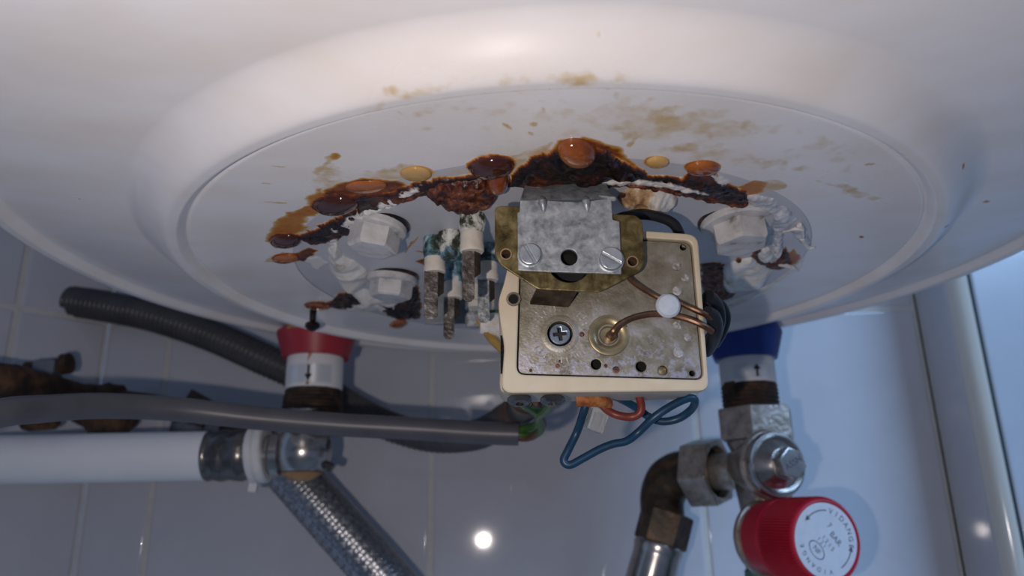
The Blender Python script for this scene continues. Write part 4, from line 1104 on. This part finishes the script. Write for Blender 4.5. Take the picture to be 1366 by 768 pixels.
g = G()
arc_text(g, 'VIDANGE', 11.9, math.radians(72), math.radians(14), 3.2)
R55 = math.radians(-52)
face_text(g, '7', 2.2, 5.8, 3.4, R55); face_text(g, 'BAR', 4.4, .6, 3.5, R55)
face_text(g, '1 2 1 5', .6, -1.0, 2.6, R55); face_text(g, '1 2 1', -2.4, -.6, 2.4, R55)
face_text(g, 'NF', -5.2, -3.4, 3.0, R55)
oc, orr = (-5.2, -3.4), (4.4, 2.7)
el = lambda s: [(orr[0]*s*math.cos(a), orr[1]*s*math.sin(a)) for a in np.linspace(0, 2*math.pi, 36, endpoint=False)]
g.mesh(plate_mesh(el(1), [el(.9)], .06), Mf @ Matrix.Translation((*oc, -.16)) @ Matrix.Rotation(R55, 4, 'Z'))
for a0, a1, head in ((82, 128, 1), (-62, -22, 0)):
    ar = np.radians(np.linspace(a0, a1, 12))
    strip = [(11.7*math.cos(a), 11.7*math.sin(a)) for a in ar] + [(12.15*math.cos(a), 12.15*math.sin(a)) for a in ar[::-1]]
    g.prism(strip, -.2, -.13, M=Mf)
    e = ar[-1]; s = 1
    c = Vector((11.9*math.cos(e), 11.9*math.sin(e))); tn = Vector((-math.sin(e), math.cos(e))); nn = Vector((math.cos(e), math.sin(e)))
    g.prism([tuple(c + tn*2.4), tuple(c + nn*1.1), tuple(c - nn*1.1)], -.2, -.13, M=Mf)
arc_text(g, 'VIDANGE', 11.9, math.radians(-88), math.radians(14), 2.6)
obj('knob_lettering', g, M['ink_grey'], fc)

# side outlet with union nut, blackened elbow and drain hose
OD = Vector((-.75, .66, 0)).normalized()
zo_ = zat(938, 630, 395)
Po = Vector((XC + 1.5, YP, zo_)); Mo = frame(tuple(Po), OD, (0, 0, 1))
obj('outlet_neck', G().lathe([(9.5, 4), (10.0, 12), (9.0, 13.5), (9.0, 24)], 36, Mo), M['nickel'], t)
t2_ = thing('drain_elbow', tuple(Po + OD*30), 'blackened brass drain elbow and union nut left of the safety valve', 'pipe fitting')
g = G()
hexn = [(17.6*math.cos(a), 17.6*math.sin(a)) for a in np.arange(6)*math.pi/3 + .3]
hexi = ring(0, 0, 12.6, 30)
g.mesh(plate_mesh(fillet(hexn, 1.2, 2), [hexi], 15, 1.0), Mo @ Matrix.Translation((0, 0, 29)))
obj('union_nut', g, M['nickel'], t2_, sharp=28)
obj('nut_seal', G().lathe([(12.7, 23), (12.7, 26), (9.2, 27), (9.2, 30)], 30, Mo, cap=(False, False)), M['hole'], t2_)
pe = [Po + OD*33, Po + OD*42, Po + OD*50 + Vector((0, 0, -3)), Po + OD*55 + Vector((0, 0, -11)), Vector(ony(884, 690, 408)), Vector(ony(882, 705, 408))]
obj('elbow_body', G().tube(pe, [10.5, 11.5, 12, 11.6, 10.8, 10.8], 28, 6).rough(.35, 5, 3), M['old_brass'], t2_)
dn = Vector(ony(866, 768, 408)) - Vector(ony(886, 690, 408))
Md = frame(tuple(Vector(ony(885, 705, 408))), dn, (1, 0, 0))
g = G().prism([(13.4*math.cos(a), 13.4*math.sin(a)) for a in np.arange(6)*math.pi/3 + .2], -9, 8, bev=1.2, M=Md).rough(.3, 4, 2)
obj('elbow_hex', g, M['old_brass'], t2_)
t = thing('drain_hose', tuple(ony(870, 745, 408)), 'silver ferrule of the drain hose below the blackened elbow', 'hose')
obj('ferrule', G().lathe([(10, 6), (12.4, 8), (12.8, 10), (12.2, 12), (12.0, 14), (12.4, 30), (12.0, 45), (11, 60), (10.5, 120)], 40, Md), M['chrome'], t)

# ------------------------------------------------------------------ cables and conduits
cab = [ony(-150, 610, 225), ony(-60, 572, 228), ony(0, 551, 238), ony(60, 545, 255), ony(140, 541, 275), ony(240, 546, 292), ony(340, 557, 302), ony(450, 566, 308), ony(560, 572, 312), ony(640, 577, 314), ony(692, 579, 314)]
t = thing('power_cable', tuple(cab[-1]), 'thick grey power cable crossing in front of the hot pipe', 'cable')
obj('sheath', G().tube(cab, 4.6, 20, 8), M['pvc_grey'], t)
e = cab[-1]
obj('inner_wire', G().tube([e + np.array([-3, 0, 1]), e + np.array([4, -4, 2.2]), ony(716, 566, 290), ony(718, 552, 262), ony(700, 540, 240), ony(692, 530, 205)], 1.5, 10, 6), M['wire_green'], t)['label'] = 'green and yellow earth wire'
obj('inner_wire', G().tube([e + np.array([-3, 0, 0]), e + np.array([5, -3, -1]), ony(722, 572, 292), ony(718, 556, 268), ony(730, 545, 235), ony(738, 531, 205)], 1.5, 10, 6), M['wire_green'], t)
obj('inner_wire', G().tube([e + np.array([-3, 0, -1]), e + np.array([4, -2, -1.8]), ony(720, 574, 298), ony(724, 562, 286), ony(712, 548, 268), ony(704, 536, 240)], 1.4, 10, 6), M['wire_brown'], t)['label'] = 'brown wire'
obj('sheath_lip', G().lathe([(4.7, -.5), (4.7, .4), (3.2, .5), (3.0, -2)], 20, frame(tuple(e), (1, 0, 0)), cap=(False, False)), M['pvc_grey'], t)

con = [ony(90, 401, 440), ony(130, 407, 436), ony(200, 421, 430), ony(280, 447, 425), ony(350, 478, 420), ony(410, 506, 418), ony(470, 544, 412), ony(520, 568, 404), ony(575, 583, 395), ony(630, 581, 380), ony(665, 566, 355), ony(690, 548, 325), ony(702, 536, 300)]


def corrugate(P, R):
    L = [0]
    for i in range(1, len(P)): L.append(L[-1] + (P[i] - P[i - 1]).length)
    n = int(L[-1]/.8); Q, RR = [], []
    j = 0
    for k in range(n + 1):
        s = L[-1]*k/n
        while j < len(P) - 2 and L[j + 1] < s: j += 1
        f = (s - L[j])/max(L[j + 1] - L[j], 1e-6)
        Q.append(P[j].lerp(P[j + 1], f)); RR.append((R[j]*(1 - f) + R[j + 1]*f)*(1 + .11*math.cos(2*math.pi*k/4)))
    return Q, RR


t = thing('corrugated_conduit', tuple(con[0]), 'dark corrugated conduit running down behind the hot outlet', 'conduit')
obj('ribbed_tube', G().tube(con, [8.4, 8.4, 8.2, 8.2, 8.2, 8.0, 7.6, 7.2, 7.0, 6.8, 6.4, 6.2, 6.2], 20, 8, mod=corrugate), M['conduit'], t, sharp=0)
obj('stained_end', G().tube([con[-3] + np.array([2, 0, 2]), con[-2], con[-1] + np.array([1, -8, 3])], [6.9, 6.9, 6.9], 18, 5), M['conduit_end'], t)
obj('wire_stub', G().tube([ony(98, 396, 440), ony(97, 388, 438), ony(102, 384, 437)], [2.6, 2.2, 1.6], 8, 4).rough(.5, 2), M['orange_rust'], t)

# old iron pipe on the wall at the left
YR = 425
rp_ = [ony(-120, 490, 330), ony(-30, 506, 345), ony(20, 514, 365), ony(80, 526, 395), ony(130, 532, YR - 6), ony(240, 545, YR), ony(330, 562, YR), ony(400, 574, YR)]
t = thing('iron_pipe', tuple(rp_[3]), 'old rusty iron pipe behind the grey power cable', 'pipe')
obj('pipe_body', G().tube(rp_, [8.5, 9, 10, 9, 6.5, 6, 6, 6], 18, 6).rough(.6, 9, 3), M['rust_pipe'], t)
ca, cb = Vector(ony(105, 536, YR)), Vector(ony(178, 556, YR))
Mq = frame(tuple(ca), cb - ca, (0, 0, 1)); Lq = (cb - ca).length
obj('coupling', G().lathe([(8, 0), (11, 2), (12.5, Lq*.3), (15.0, Lq*.42), (14.8, Lq*.62), (11.5, Lq*.72), (10.5, Lq*.95), (8, Lq)], 24, Mq).rough(1.4, 9, 9), M['rust_pipe'], t)
t = thing('pipe_clamp', tuple(ony(64, 492, 420)), 'small grey pipe clamp with a bolt on the rusty pipe', 'clamp')
obj('clamp_body', G().box(-6, 6, -5, 5, -9, 6, 1.5, Matrix.Translation(tuple(ony(63, 496, 400)))), M['clamp'], t)
obj('clamp_bolt', G().lathe([(3.5, -11), (3.5, 7), (5.6, 8), (5.6, 12), (.1, 12.4)], 14, frame(tuple(ony(63, 488, 400)), (1, 0, .1))), M['rust_pipe'], t)
obj('clamp_foot', G().lathe([(4, -8), (5, -4), (5, 8), (3, 10)], 14, frame(tuple(ony(52, 561, 400)), (1, 0, .05))).rough(.4, 4), M['rust_pipe'], t)
t = thing('metal_fitting', tuple(ony(268, 572, YR)), 'dark metal pipe fitting behind the crimped end of the white pipe', 'pipe fitting')
obj('fitting_body', G().lathe([(5, -16), (8, -14), (9, -4), (8, 4), (10.5, 6), (10.5, 14), (6, 16), (6, 28)], 24, frame(tuple(ony(268, 574, YR + 6)), (1, 0, -.08))).rough(.3, 6), M['steel_dark'], t)
obj('fitting_lug', G().box(-8, 9, -2.4, 2.4, 0, 15, 1.2, Matrix.Translation(tuple(ony(252, 560, YR - 4))) @ Matrix.Rotation(.5, 4, 'Y')), M['old_brass'], t)

# loose wires under the thermostat
Yl = 212
bl = [ony(783, 533, 206), ony(779, 548, 207), ony(770, 575, Yl), ony(758, 600, Yl), ony(752, 614, Yl), ony(760, 620, Yl), ony(778, 611, Yl), ony(800, 599, Yl), ony(818, 592, Yl), ony(836, 588, Yl), ony(852, 576, Yl), ony(872, 557, Yl - 3), ony(896, 541, Yl - 4), ony(918, 531, Yl - 4), ony(927, 534, Yl - 3), ony(922, 546, Yl + 2), ony(905, 558, Yl + 5), ony(884, 562, Yl + 6), ony(866, 556, Yl + 6), ony(848, 543, Yl + 5), ony(826, 531, Yl + 2), ony(815, 526, 208)]
tag(obj('blue_wire', G().tube(bl, 1.12, 12, 6), M['wire_blue']), 'blue wire bent into a loose loop under the thermostat', 'wire')
rl = [ony(797, 535, 208), ony(806, 544, 208), ony(822, 553, 207), ony(842, 556, 207), ony(854, 550, 206), ony(855, 538, 206), ony(850, 522, 207)]
tag(obj('red_wire', G().tube(rl, 1.1, 12, 6), M['wire_red']), 'short brownish red wire curving under the thermostat', 'wire')
c = Vector(ony(786, 533, 204))
t = thing('wire_lug', tuple(c), 'orange rust covered wire lug under the thermostat edge', 'wire lug')
obj('lug_barrel', G().tube([ony(768, 533, 204), ony(784, 533, 204), ony(802, 535, 205), ony(814, 539, 207)], [1.9, 1.8, 1.7, 1.2], 12, 5).rough(.35, 1.3), M['orange_rust'], t)
obj('lug_tongue', G().box(-2.4, 2.4, -.5, .5, -1, 4, .2, Matrix.Translation(tuple(ony(782, 530, 205)))), M['orange_rust'], t)
c = Vector(ony(796, 560, 209))
t = thing('terminal_block', tuple(c), 'clear plastic connector hanging beside the blue wire', 'connector')
Mb = Matrix.Translation(tuple(c)) @ Matrix.Rotation(.35, 4, 'Y') @ Matrix.Rotation(.3, 4, 'Z')
obj('shell', G().box(-2.5, 2.5, -1.6, 1.6, -3.2, 3.2, .45, Mb), M['clear'], t)
obj('metal_insert', G().box(-1.2, 1.2, -.9, .9, -3.0, 2.0, .3, Mb), M['zinc_screw'], t)

bpy.context.view_layer.update()
